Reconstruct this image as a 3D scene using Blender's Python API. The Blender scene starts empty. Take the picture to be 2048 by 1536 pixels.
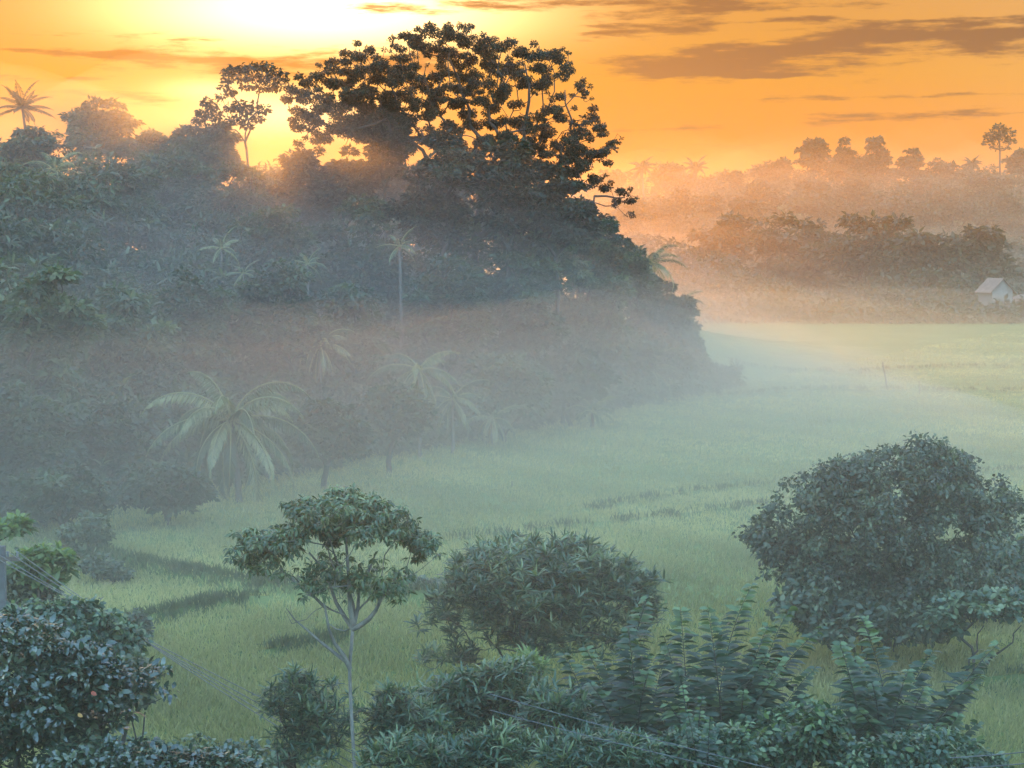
import bpy, math
import numpy as np
from mathutils import Vector

sc = bpy.context.scene
C = sc.collection
R = math.radians

# ------------------------------------------------------------------ camera, light, exposure
CAM_H, FPX, PITCH = 14.0, 3822.0, R(4.0)          # metres above the paddy, focal length in 2048-px units
cam_d = bpy.data.cameras.new("camera")
cam_d.sensor_width = 36.0
cam_d.lens = 36.0 * FPX / 2048.0
cam_d.clip_end = 4000.0
cam_d.clip_start = 0.5
cam = bpy.data.objects.new("camera", cam_d)
C.objects.link(cam)
cam.location = (0, 0, CAM_H)
cam.rotation_euler = (R(90) - PITCH, 0, 0)
sc.camera = cam

SUN_EL, SUN_AZ = R(3.8), R(-8.0)                   # azimuth from +Y towards +X
sd = bpy.data.lights.new("sun", "SUN")
sd.energy = 2.0
sd.angle = R(3.0)
sd.color = (0.85, 0.31, 0.025)
sun = bpy.data.objects.new("sun", sd)
C.objects.link(sun)
to_sun = Vector((math.sin(SUN_AZ) * math.cos(SUN_EL), math.cos(SUN_AZ) * math.cos(SUN_EL), math.sin(SUN_EL)))
sun.rotation_euler = to_sun.to_track_quat('Z', 'Y').to_euler()
sun.location = (0, 0, 90)

sc.view_settings.view_transform = 'Standard'
sc.view_settings.look = 'None'
sc.view_settings.gamma = 1.0
sc.view_settings.exposure = 1.1
sc.render.engine = 'CYCLES'
cy = sc.cycles
cy.use_denoising = True
cy.max_bounces = 5
cy.diffuse_bounces = 2
cy.glossy_bounces = 1
cy.transmission_bounces = 2
cy.volume_bounces = 1
cy.transparent_max_bounces = 8
cy.sample_clamp_indirect = 4.0

SKY_STRENGTH = 0.12
HAZE_DENSITY, HAZE_G = 0.00017, 0.70
MIST_DENSITY, MIST_G = 0.0085, 0.70

# ------------------------------------------------------------------ world: sunrise sky with cloud streaks
world = bpy.data.worlds.new("World")
sc.world = world
world.use_nodes = True
wt = world.node_tree
for n in list(wt.nodes):
    wt.nodes.remove(n)


class NB:
    """tiny node helper"""
    def __init__(s, tree):
        s.t = tree

    def new(s, typ, **kw):
        n = s.t.nodes.new(typ)
        for k, v in kw.items():
            setattr(n, k, v)
        return n

    def put(s, sock, v):
        if hasattr(v, "is_output"):
            s.t.links.new(v, sock)
        elif v is not None:
            sock.default_value = v

    def m(s, op, a, b=None, c=None, clamp=False):
        n = s.new("ShaderNodeMath", operation=op, use_clamp=clamp)
        s.put(n.inputs[0], a)
        if b is not None:
            s.put(n.inputs[1], b)
        if c is not None:
            s.put(n.inputs[2], c)
        return n.outputs[0]

    def mix(s, f, a, b, blend='MIX'):
        n = s.new("ShaderNodeMix", data_type='RGBA', blend_type=blend)
        n.clamp_factor = True
        s.put(n.inputs[0], f)
        s.put(n.inputs[6], a if hasattr(a, "is_output") else (*a, 1.0))
        s.put(n.inputs[7], b if hasattr(b, "is_output") else (*b, 1.0))
        return n.outputs[2]

    def smooth(s, v, a, b):
        n = s.new("ShaderNodeMapRange", interpolation_type='SMOOTHSTEP')
        s.put(n.inputs[0], v)
        n.inputs[1].default_value = a
        n.inputs[2].default_value = b
        n.inputs[3].default_value = 0.0
        n.inputs[4].default_value = 1.0
        return n.outputs[0]

    def noise(s, vec, scale, detail=4.0, rough=0.55, dims='3D'):
        n = s.new("ShaderNodeTexNoise", noise_dimensions=dims)
        s.put(n.inputs["Vector"], vec)
        n.inputs["Scale"].default_value = scale
        n.inputs["Detail"].default_value = detail
        n.inputs["Roughness"].default_value = rough
        return n.outputs[0]

    def ramp(s, f, stops):
        n = s.new("ShaderNodeValToRGB")
        cr = n.color_ramp
        while len(cr.elements) < len(stops):
            cr.elements.new(0.5)
        for e, (p, c) in zip(cr.elements, stops):
            e.position = p
            e.color = (*c, 1.0)
        s.put(n.inputs[0], f)
        return n.outputs[0]

    def xyz(s, x, y, z):
        n = s.new("ShaderNodeCombineXYZ")
        for i, v in enumerate((x, y, z)):
            s.put(n.inputs[i], v)
        return n.outputs[0]


def px_dir(px, py):
    """azimuth and elevation of a direction given in the photo's pixels"""
    cx, cyy = (px - 1024) / FPX, (py - 768) / FPX
    v = np.array([cx, math.cos(PITCH) - cyy * math.sin(PITCH), -math.sin(PITCH) - cyy * math.cos(PITCH)])
    v /= np.linalg.norm(v)
    return math.atan2(v[0], v[1]), math.asin(v[2])


w = NB(wt)
tc = w.new("ShaderNodeTexCoord")
sep = w.new("ShaderNodeSeparateXYZ")
wt.links.new(tc.outputs["Generated"], sep.inputs[0])
az = w.m('ARCTAN2', sep.outputs[0], sep.outputs[1])
el = w.m('ARCSINE', sep.outputs[2])
sky = w.new("ShaderNodeTexSky", sky_type='NISHITA', sun_disc=False)
sky.sun_elevation = SUN_EL
sky.sun_rotation = SUN_AZ
sky.air_density = 1.0
sky.dust_density = 1.5
sky.ozone_density = 2.0
k10 = 1.0 / SKY_STRENGTH
upper0 = w.mix(1.0, sky.outputs[0], (10.2, 9.8, 9.7), 'MULTIPLY')
# upper sky dimmed in front, boosted overhead and behind to shape the ambient light
front = w.m('MULTIPLY', w.m('COSINE', az), w.m('SUBTRACT', 1.0, w.smooth(el, 0.35, 1.15)))
upper_k = w.new("ShaderNodeVectorMath", operation='SCALE')
wt.links.new(upper0, upper_k.inputs[0])
w.put(upper_k.inputs["Scale"], w.m('MULTIPLY', w.m('SUBTRACT', 1.0, w.m('MULTIPLY', w.m('MAXIMUM', front, 0.0), 0.95)), 1.45))
upper = upper_k.outputs[0]
# the burning low band of the dawn, strongest towards the sun
warm = w.ramp(w.m('MULTIPLY', el, 1 / 0.30), [
    (0.00, (0.85, 0.19, 0.001)), (0.15, (1.0, 0.28, 0.001)), (0.30, (1.0, 0.41, 0.002)),
    (0.45, (0.95, 0.43, 0.07)), (0.65, (0.45, 0.32, 0.20)), (1.0, (0.22, 0.23, 0.25))])
da = w.m('SUBTRACT', az, -0.10)
azf = w.m('EXPONENT', w.m('MULTIPLY', w.m('POWER', w.m('ABSOLUTE', da), 4.0), -4.0))
elf = w.m('SUBTRACT', 1.0, w.smooth(el, 0.13, 0.28))
warm_k = w.new("ShaderNodeVectorMath", operation='SCALE')
wt.links.new(warm, warm_k.inputs[0])
warm_k.inputs["Scale"].default_value = k10 * 0.31
base = w.mix(w.m('MULTIPLY', azf, elf), upper, warm_k.outputs[0])


def lobe(px, py, sx, sy, rot=0.0):
    a0, e0 = px_dir(px, py)
    u, v = w.m('SUBTRACT', az, a0), w.m('SUBTRACT', el, e0)
    q = w.m('ADD', w.m('POWER', w.m('ABSOLUTE', w.m('MULTIPLY', u, FPX / sx)), 2.0),
            w.m('POWER', w.m('ABSOLUTE', w.m('MULTIPLY', v, FPX / sy)), 2.0))
    return w.m('EXPONENT', w.m('MULTIPLY', q, -1.0))


# cloud streaks: position, length, thickness and slope, frayed by stretched noise
stretch = w.xyz(w.m('MULTIPLY', az, 10.0), w.m('MULTIPLY', el, 62.0), 0.0)
fray = w.noise(stretch, 3.2, 6.0, 0.62)
big = w.noise(stretch, 0.9, 4.0, 0.55)
warp = w.m('MULTIPLY', w.m('SUBTRACT', big, 0.5), 0.016)
STREAKS = [  # x0, x1, y, half thickness, slope (px down per px right), strength
    (1180, 2200, 112, 30, -0.065, 0.9), (1540, 2300, 72, 15, 0.01, 1.0), (1300, 1800, 96, 12, -0.04, 0.8), (1110, 1500, 40, 26, -0.04, 0.55),
    (560, 1800, 4, 14, 0.0, 0.9), (1320, 2200, 52, 8, 0.0, 0.9), (1120, 1460, 62, 11, -0.03, 0.8), (1250, 1760, 152, 9, 0.01, 0.8), (1380, 2100, 196, 5, -0.01, 0.7), (-100, 520, 60, 7, 0.03, 0.5), (1180, 1500, 262, 6, 0.0, 0.6), (-200, 260, 150, 6, 0.0, .6), (1240, 1900, 22, 7, -0.01, 0.7), (1120, 1640, 132, 26, 0.0, 0.7),
    (-300, 330, 92, 10, 0.05, 1.0), (150, 560, 118, 26, 0.03, 1.0), (420, 1000, 128, 30, -0.02, 1.1),
    (40, 380, 190, 9, 0.02, 0.9), (1560, 2040, 233, 10, -0.02, 0.95), (1500, 1800, 160, 7, 0.02, 0.5),
    (1850, 2300, 236, 6, -0.03, 0.55), (1180, 1600, 300, 12, 0.0, 0.35), (1900, 2200, 105, 14, 0.06, 0.5),
]
cl = None
for x0, x1, y, th, slope, st in STREAKS:
    a0, e0 = px_dir(x0, y)
    a1, _ = px_dir(x1, y)
    am, half = (a0 + a1) / 2, (a1 - a0) / 2
    v = w.m('ADD', w.m('SUBTRACT', el, e0), w.m('MULTIPLY', w.m('SUBTRACT', az, am), slope))
    v = w.m('MULTIPLY', w.m('ADD', v, warp), FPX / th)
    g = w.m('EXPONENT', w.m('MULTIPLY', w.m('MULTIPLY', v, v), -1.0))
    u = w.m('MULTIPLY', w.m('ABSOLUTE', w.m('SUBTRACT', az, am)), 1.0 / half)
    g = w.m('MULTIPLY', w.m('MULTIPLY', g, w.m('SUBTRACT', 1.0, w.smooth(u, 0.55, 1.0))), st)
    cl = g if cl is None else w.m('ADD', cl, g)
fray2 = w.noise(w.xyz(w.m('MULTIPLY', az, 30.0), w.m('MULTIPLY', el, 230.0), 3.0), 1.5, 5.0, 0.6)
cloud = w.smooth(w.m('ADD', w.m('MULTIPLY', cl, 0.80), w.m('ADD', w.m('MULTIPLY', w.m('SUBTRACT', fray, 0.5), 2.2), w.m('MULTIPLY', w.m('SUBTRACT', fray2, 0.5), 1.7))), 0.22, 1.05)
cloud = w.m('MULTIPLY', cloud, w.smooth(cl, 0.02, 0.25))
wisp = w.smooth(fray, 0.52, 0.75)
base = w.mix(w.m('MULTIPLY', wisp, w.m('MULTIPLY', elf, 0.22)), base, tuple(c * k10 * 0.31 for c in (1.0, 0.45, 0.03)))
glow = w.m('ADD', w.m('MULTIPLY', lobe(640, 18, 330, 74), 1.9), w.m('MULTIPLY', lobe(415, 178, 90, 20), 0.4))
glow = w.m('ADD', glow, w.m('MULTIPLY', lobe(570, 225, 200, 45), 0.8))
wide = w.m('MULTIPLY', lobe(560, 130, 600, 220), 0.05)


def scaled(col, f):
    n = w.new("ShaderNodeVectorMath", operation='SCALE')
    n.inputs[0].default_value = col
    w.put(n.inputs["Scale"], f)
    return n.outputs[0]


def add(a, b):
    n = w.new("ShaderNodeVectorMath", operation='ADD')
    wt.links.new(a, n.inputs[0])
    wt.links.new(b, n.inputs[1])
    return n.outputs[0]


lit = add(base, scaled((1.0 * k10, 0.70 * k10, 0.33 * k10), glow))
lit = add(lit, scaled((0.75 * k10, 0.50 * k10, 0.20 * k10), wide))
hz, he = px_dir(560, 130)
near = lobe(560, 130, 620, 240)
ccol = w.mix(near, tuple(c * k10 * 0.27 for c in (0.34, 0.15, 0.055)), tuple(c * k10 * 0.27 for c in (0.80, 0.30, 0.03)))
final = w.mix(w.m('MULTIPLY', cloud, 0.95), lit, ccol)
bg = w.new("ShaderNodeBackground")
wt.links.new(final, bg.inputs[0])
bg.inputs[1].default_value = SKY_STRENGTH
out = w.new("ShaderNodeOutputWorld")
wt.links.new(bg.outputs[0], out.inputs[0])


# ------------------------------------------------------------------ helpers
def at(px, py, d):
    """world point on the photo's ray through (px, py) at depth y = d"""
    cx, cyy = (px - 1024) / FPX, (py - 768) / FPX
    fy = math.cos(PITCH) - cyy * math.sin(PITCH)
    fz = -math.sin(PITCH) - cyy * math.cos(PITCH)
    k = d / fy
    return np.array([cx * k, d, CAM_H + fz * k])


def on_ground(px, py):
    cx, cyy = (px - 1024) / FPX, (py - 768) / FPX
    fy = math.cos(PITCH) - cyy * math.sin(PITCH)
    fz = -math.sin(PITCH) - cyy * math.cos(PITCH)
    k = -CAM_H / fz
    return np.array([cx * k, fy * k, 0.0])


def m_px(d):
    return d / FPX


def smoothstep(a, b, x):
    t = np.clip((np.asarray(x, float) - a) / (b - a), 0, 1)
    return t * t * (3 - 2 * t)


BUNDS = [  # raised earth banks between the paddies, (pixel on the ground), half width m, height m
    ([(190, 1122), (330, 1150), (470, 1176), (600, 1190), (760, 1200), (900, 1202)], 0.65, 0.45),
    ([(230, 1262), (330, 1238), (440, 1212), (520, 1206)], 0.5, 0.3),
    ([(530, 1308), (600, 1296), (690, 1280)], 0.35, 0.22),
    ([(1430, 800), (1560, 785), (1760, 783), (2200, 790)], 0.7, 0.35),
    ([(1450, 742), (1700, 748), (1900, 736), (2200, 740)], 0.9, 0.35),
    ([(850, 1092), (1100, 1060), (1400, 1030), (1560, 1010)], 0.35, 0.18),
    ([(1180, 1020), (1400, 985), (1700, 960), (2100, 940)], 0.4, 0.18),
    ([(1960, 1368), (2060, 1362), (2200, 1358)], 0.45, 0.25),
    ([(1640, 1480), (1700, 1420), (1760, 1380)], 0.3, 0.2),
]
BUND_W = [(np.array([on_ground(*p)[:2] for p in pts]), hw, hh) for pts, hw, hh in BUNDS]


def seg_dist(x, y, poly):
    best = np.full(np.shape(x), 1e9)
    for a, b in zip(poly[:-1], poly[1:]):
        ab = b - a
        t = np.clip(((x - a[0]) * ab[0] + (y - a[1]) * ab[1]) / (ab @ ab), 0, 1)
        best = np.minimum(best, np.hypot(x - a[0] - t * ab[0], y - a[1] - t * ab[1]))
    return best


def terrain(x, y):
    x, y = np.asarray(x, float), np.asarray(y, float)
    z = np.maximum(0, 36 - y) * 0.33
    z = z + 38 * smoothstep(600, 930, y) * smoothstep(-80, 60, x)
    edge = -25 + (y - 95) * 0.475                       # the forest stands left of this line
    z = z + 14.0 * smoothstep(2, 48, edge - x) * smoothstep(70, 125, y) * smoothstep(300, 205, y)
    z = z + 0.05 * np.sin(x * 0.31 + 1.3) * np.sin(y * 0.23)
    for poly, hw, hh in BUND_W:
        z = z + hh * np.exp(-(seg_dist(x, y, poly) / hw) ** 2)
    return z


def gz(x, y):
    return float(terrain(x, y))


def raw_mesh(name, V, T, var=None, smooth=False):
    me = bpy.data.meshes.new(name)
    V = np.ascontiguousarray(V, np.float32)
    T = np.ascontiguousarray(T, np.int32)
    me.vertices.add(len(V))
    me.vertices.foreach_set("co", V.ravel())
    k = T.shape[1]
    me.loops.add(T.size)
    me.loops.foreach_set("vertex_index", T.ravel())
    me.polygons.add(len(T))
    me.polygons.foreach_set("loop_start", np.arange(len(T), dtype=np.int32) * k)
    if smooth:
        me.polygons.foreach_set("use_smooth", np.ones(len(T), bool))
    if var is not None:
        at_ = me.attributes.new("var", 'FLOAT', 'FACE')
        at_.data.foreach_set("value", np.ascontiguousarray(var, np.float32))
    me.update(calc_edges=True)
    return me


def obj(name, me, mat, parent=None, **props):
    o = bpy.data.objects.new(name, me)
    C.objects.link(o)
    if me is not None and mat is not None:
        me.materials.append(mat)
    if parent is not None:
        o.parent = parent
    for k, v in props.items():
        if v is not None:
            o[k] = v
    return o


def thing(name, label, cat, loc=(0, 0, 0), group=None):
    o = bpy.data.objects.new(name, None)
    C.objects.link(o)
    o.location = [float(c) for c in loc]
    o.empty_display_size = 0.3
    o["label"] = label
    o["category"] = cat
    if group:
        o["group"] = group
    return o


def unit(v):
    return v / np.maximum(np.linalg.norm(v, axis=-1, keepdims=True), 1e-9)


def rand_dirs(rng, n):
    return unit(rng.normal(size=(n, 3)))


LEAF_TRIS = {
    'rhomb': (4, [(0, 1, 2), (0, 2, 3)]),
    'oval': (6, [(0, 1, 2), (1, 3, 2), (3, 4, 2), (3, 5, 4)]),
    'strap': (6, [(0, 1, 2), (1, 3, 2), (3, 4, 2), (3, 5, 4)]),
}


def leaf_geo(P, D, N, L, W, kind='rhomb', droop=0.15, fold=0.15):
    """leaf blades starting at P along D, facing N: vertices, triangles, leaf index per triangle"""
    n = len(P)
    D = unit(D)
    S = unit(np.cross(D, N))
    U = np.cross(S, D)
    L = np.broadcast_to(np.asarray(L, float), (n,))[:, None]
    W = np.broadcast_to(np.asarray(W, float), (n,))[:, None]
    if kind == 'rhomb':
        v = np.stack([P, P + D * L * .48 + S * W * .5 + U * W * fold,
                      P + D * L - U * L * droop, P + D * L * .48 - S * W * .5 + U * W * fold], 1)
    else:
        a, b = (.28, .68) if kind == 'oval' else (.30, .72)
        wb = .46 if kind == 'oval' else .36
        v = np.stack([P,
                      P + D * L * a + S * W * .48 + U * (W * fold - L * droop * .08),
                      P + D * L * a - S * W * .48 + U * (W * fold - L * droop * .08),
                      P + D * L * b + S * W * wb + U * (W * fold - L * droop * .46),
                      P + D * L * b - S * W * wb + U * (W * fold - L * droop * .46),
                      P + D * L - U * L * droop], 1)
    k, tr = LEAF_TRIS[kind]
    T = (np.arange(n)[:, None, None] * k + np.array(tr)[None]).reshape(-1, 3)
    return v.reshape(-1, 3), T, np.repeat(np.arange(n), len(tr))


def tube_geo(paths, sides=6):
    """tapered tubes along (points, radii) paths: vertices and triangles"""
    VV, TT, off = [], [], 0
    ang = np.arange(sides) * 2 * math.pi / sides
    ca, sa = np.cos(ang), np.sin(ang)
    for pts, rad in paths:
        pts = np.asarray(pts, float)
        k = len(pts)
        rad = np.broadcast_to(np.asarray(rad, float), (k,))
        tan = unit(np.gradient(pts, axis=0))
        ref = np.array([1.0, 0, 0]) if abs(tan[:, 0]).max() < 0.8 else np.array([0, 1.0, 0]) if abs(tan[:, 1]).max() < .9 else np.array([0.3, 0.2, 1.0])
        s = unit(np.cross(tan, ref))
        u = np.cross(s, tan)
        ring = pts[:, None, :] + rad[:, None, None] * (ca[None, :, None] * s[:, None, :] + sa[None, :, None] * u[:, None, :])
        VV.append(ring.reshape(-1, 3))
        i = np.arange(k - 1)[:, None] * sides
        j = np.arange(sides)[None, :]
        a, b = i + j, i + (j + 1) % sides
        T = np.concatenate([np.stack([a, b, b + sides], -1).reshape(-1, 3), np.stack([a, b + sides, a + sides], -1).reshape(-1, 3)])
        cap = np.stack([np.full(sides - 2, (k - 1) * sides), (k - 1) * sides + np.arange(1, sides - 1), (k - 1) * sides + np.arange(2, sides)], -1)
        TT.append(np.concatenate([T, cap]) + off)
        off += k * sides
    return np.concatenate(VV), np.concatenate(TT)


# ------------------------------------------------------------------ materials
def leaf_mat(name, lo, mid, hi, rough=0.5, trans=0.30, spec=0.4, hue=None):
    m = bpy.data.materials.new(name)
    m.use_nodes = True
    t = m.node_tree
    for n in list(t.nodes):
        t.nodes.remove(n)
    b = NB(t)
    a = b.new("ShaderNodeAttribute", attribute_name="var")
    col = b.ramp(a.outputs["Fac"], [(0.0, lo), (0.55, mid), (1.0, hi)])
    p = b.new("ShaderNodeBsdfPrincipled")
    t.links.new(col, p.inputs["Base Color"])
    p.inputs["Roughness"].default_value = rough
    p.inputs["Specular IOR Level"].default_value = spec
    tr = b.new("ShaderNodeBsdfTranslucent")
    t.links.new(b.mix(1.0, col, (1.5, 1.6, 0.7), 'MULTIPLY'), tr.inputs[0])
    mx = b.new("ShaderNodeMixShader")
    mx.inputs[0].default_value = trans
    t.links.new(p.outputs[0], mx.inputs[1])
    t.links.new(tr.outputs[0], mx.inputs[2])
    o = b.new("ShaderNodeOutputMaterial")
    t.links.new(mx.outputs[0], o.inputs[0])
    return m


def solid_mat(name, c0, c1, scale=3.0, rough=0.85, bump=0.0, stretch=(1, 1, 1)):
    m = bpy.data.materials.new(name)
    m.use_nodes = True
    t = m.node_tree
    b = NB(t)
    p = t.nodes["Principled BSDF"]
    g = b.new("ShaderNodeTexCoord")
    mp = b.new("ShaderNodeMapping")
    mp.inputs["Scale"].default_value = stretch
    t.links.new(g.outputs["Object"], mp.inputs[0])
    f = b.noise(mp.outputs[0], scale, 6.0, 0.65)
    t.links.new(b.mix(b.smooth(f, 0.32, 0.68), c0, c1), p.inputs["Base Color"])
    p.inputs["Roughness"].default_value = rough
    if bump:
        bm = b.new("ShaderNodeBump")
        bm.inputs["Strength"].default_value = bump
        bm.inputs["Distance"].default_value = 0.05
        t.links.new(f, bm.inputs["Height"])
        t.links.new(bm.outputs[0], p.inputs["Normal"])
    return m


M = {
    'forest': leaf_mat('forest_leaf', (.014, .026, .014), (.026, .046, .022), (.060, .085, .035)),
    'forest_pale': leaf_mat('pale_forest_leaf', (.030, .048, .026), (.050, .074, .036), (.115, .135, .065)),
    'bigtree': leaf_mat('big_tree_leaf', (.009, .013, .009), (.015, .021, .013), (.030, .038, .020), trans=.12, spec=.2),  # albedo darkened so crowns read as backlit silhouettes; shade is in the colour
    'far': leaf_mat('far_leaf', (.022, .028, .015), (.034, .041, .021), (.055, .060, .03)),
    'palm': leaf_mat('palm_leaf', (.026, .046, .020), (.065, .095, .036), (.26, .26, .13), rough=.4),
    'slender': leaf_mat('slender_leaf', (.035, .060, .034), (.070, .105, .056), (.18, .22, .10), rough=.45, trans=.22),
    'mango': leaf_mat('round_tree_leaf', (.026, .048, .030), (.050, .084, .046), (.17, .20, .10), rough=.42, trans=.2),
    'bush': leaf_mat('bush_leaf', (.024, .038, .026), (.044, .064, .038), (.12, .14, .07), rough=.45, trans=.2),
    'frond': leaf_mat('pinnate_leaf', (.016, .036, .022), (.034, .068, .036), (.14, .20, .08), rough=.42, trans=.25),
    'hedge': leaf_mat('hedge_leaf', (.022, .050, .032), (.044, .084, .050), (.15, .19, .09), rough=.38, trans=.2),
    'gloss': leaf_mat('glossy_leaf', (.012, .028, .020), (.026, .048, .030), (.075, .10, .055), rough=.18, trans=.15, spec=.9),
    'lime': leaf_mat('lime_leaf', (.05, .09, .040), (.10, .15, .06), (.22, .27, .10), rough=.5, trans=.42),
    'rice': leaf_mat('rice_blade', (.19, .20, .110), (.33, .31, .165), (.46, .41, .23), rough=.6, trans=.40, spec=.2),
    'weed': leaf_mat('weed_blade', (.06, .085, .05), (.09, .12, .065), (.15, .17, .09), rough=.6),
    'bark': solid_mat('bark', (.018, .015, .013), (.045, .038, .032), 6, .9, .4, (1, 1, .25)),
    'palebark': solid_mat('pale_bark', (.075, .07, .06), (.20, .19, .165), 5, .85, .3, (1, 1, .5)),
    'palmbark': solid_mat('palm_bark', (.05, .045, .038), (.12, .105, .088), 5, .9, .3, (1, 1, 3)),
    'concrete': solid_mat('concrete', (.06, .06, .06), (.10, .10, .10), 4, .9, .1),
    'wire': solid_mat('wire', (.05, .052, .056), (.10, .10, .105), 5, .35),
    'wood': solid_mat('weathered_wood', (.06, .05, .04), (.12, .10, .08), 9, .9, .2, (1, 1, .2)),
    'wall': solid_mat('white_wall', (.12, .115, .11), (.17, .165, .16), .6, .9),
    'roof': solid_mat('roof_sheet', (.12, .075, .055), (.20, .13, .095), 1.2, .7),
    'dark': solid_mat('window_dark', (.02, .022, .025), (.04, .042, .045), 1, .3),
    'tank': solid_mat('tank_plastic', (.10, .10, .105), (.14, .14, .14), 1.5, .8),
    'red': leaf_mat('red_leaf', (.22, .035, .02), (.32, .06, .025), (.42, .10, .03), rough=.3, trans=.35),
    'amber': leaf_mat('amber_leaf', (.32, .16, .03), (.42, .22, .05), (.5, .28, .06), rough=.3, trans=.35),
}

# ------------------------------------------------------------------ the ground
def ground_material():
    m = bpy.data.materials.new('field_ground')
    m.use_nodes = True
    t = m.node_tree
    b = NB(t)
    p = t.nodes["Principled BSDF"]
    g = b.new("ShaderNodeTexCoord")
    mp = b.new("ShaderNodeMapping")
    mp.inputs["Scale"].default_value = (0.05, 0.11, 0.1)
    t.links.new(g.outputs["Object"], mp.inputs[0])
    n1 = b.noise(mp.outputs[0], 1.6, 8, .62)
    n2 = b.noise(g.outputs["Object"], 1.7, 5, .7)
    c = b.mix(b.smooth(n1, .38, .64), (.075, .12, .035), (.13, .175, .055))
    c = b.mix(b.m('MULTIPLY', b.smooth(n2, .45, .72), .45), c, (.15, .155, .060))
    t.links.new(c, p.inputs["Base Color"])
    p.inputs["Roughness"].default_value = .95
    p.inputs["Specular IOR Level"].default_value = .1
    bm = b.new("ShaderNodeBump")
    bm.inputs["Strength"].default_value = .6
    bm.inputs["Distance"].default_value = .25
    t.links.new(n2, bm.inputs["Height"])
    t.links.new(bm.outputs[0], p.inputs["Normal"])
    return m


xs = np.unique(np.concatenate([np.linspace(-880, -80, 34), np.arange(-80, 90, 0.9), np.linspace(90, 880, 34)]))
ys = np.unique(np.concatenate([np.linspace(-100, 36, 24), np.arange(36, 120, 0.5), np.arange(120, 330, 1.6), np.linspace(330, 1560, 70)]))
gx, gy = np.meshgrid(xs, ys)
gv = np.stack([gx, gy, terrain(gx, gy)], -1).reshape(-1, 3)
nx, ny = len(xs), len(ys)
ii, jj = np.meshgrid(np.arange(ny - 1), np.arange(nx - 1), indexing='ij')
q = (ii * nx + jj).ravel()
obj("ground", raw_mesh("ground", gv, np.stack([q, q + 1, q + nx + 1, q + nx], -1), smooth=True), ground_material(), kind="structure")


# ------------------------------------------------------------------ tree builders
def skeleton(rng, trunk, pads, step, wander, r_tip, e=2.3, r_min=None, up=0.3):
    """branches from a trunk polyline to every pad centre; returns tube paths"""
    pos = [np.asarray(p, float) for p in trunk]
    par = [-1] + list(range(len(trunk) - 1))
    plen = [0.0]
    for i in range(1, len(trunk)):
        plen.append(plen[-1] + np.linalg.norm(pos[i] - pos[i - 1]))
    start_ok = max(1, int(len(trunk) * 0.45))
    fork = pos[-1]
    order = np.argsort([np.linalg.norm(p - fork) for p in pads])
    branches = [list(range(len(trunk)))]
    for oi in order:
        tgt = np.asarray(pads[oi], float)
        A = np.array(pos[start_ok:])
        dist = np.linalg.norm(A - tgt, axis=1)
        below = np.maximum(0, A[:, 2] - tgt[2])
        cost = dist + 0.30 * np.array(plen[start_ok:]) + below * 0.8
        j = int(np.argmin(cost)) + start_ok
        a = pos[j]
        L = np.linalg.norm(tgt - a)
        if L < 1e-3:
            continue
        k = max(2, int(L / step) + 1)
        pd = unit(a - pos[par[j]]) if par[j] >= 0 else np.array([0, 0, 1.0])
        c1 = a + (pd * 0.6 + np.array([0, 0, up])) * L * 0.35
        c2 = tgt - (tgt - a) * 0.25 + np.array([0, 0, up * 0.12 * L])
        br = [j]
        for s in range(1, k + 1):
            u = s / k
            p = (1 - u) ** 3 * a + 3 * u * (1 - u) ** 2 * c1 + 3 * u * u * (1 - u) * c2 + u ** 3 * tgt
            if s < k:
                p = p + rng.normal(size=3) * wander * step
            pos.append(p)
            par.append(br[-1])
            plen.append(plen[br[-1]] + L / k)
            br.append(len(pos) - 1)
        branches.append(br)
    n = len(pos)
    acc = np.zeros(n)
    has = np.zeros(n, bool)
    for i in range(n - 1, 0, -1):
        if not has[i]:
            acc[i] = r_tip ** e
        else:
            acc[i] = acc[i] * 1.004
        acc[par[i]] += acc[i]
        has[par[i]] = True
    rad = acc ** (1 / e)
    paths = []
    for br in branches:
        r = rad[br].copy()
        if len(br) > 1 and br[0] < br[1] and br is not branches[0]:
            r[0] = r[1]
        if r_min is not None and r.max() < r_min:
            continue
        paths.append((np.array([pos[b] for b in br]), r))
    return paths


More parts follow.
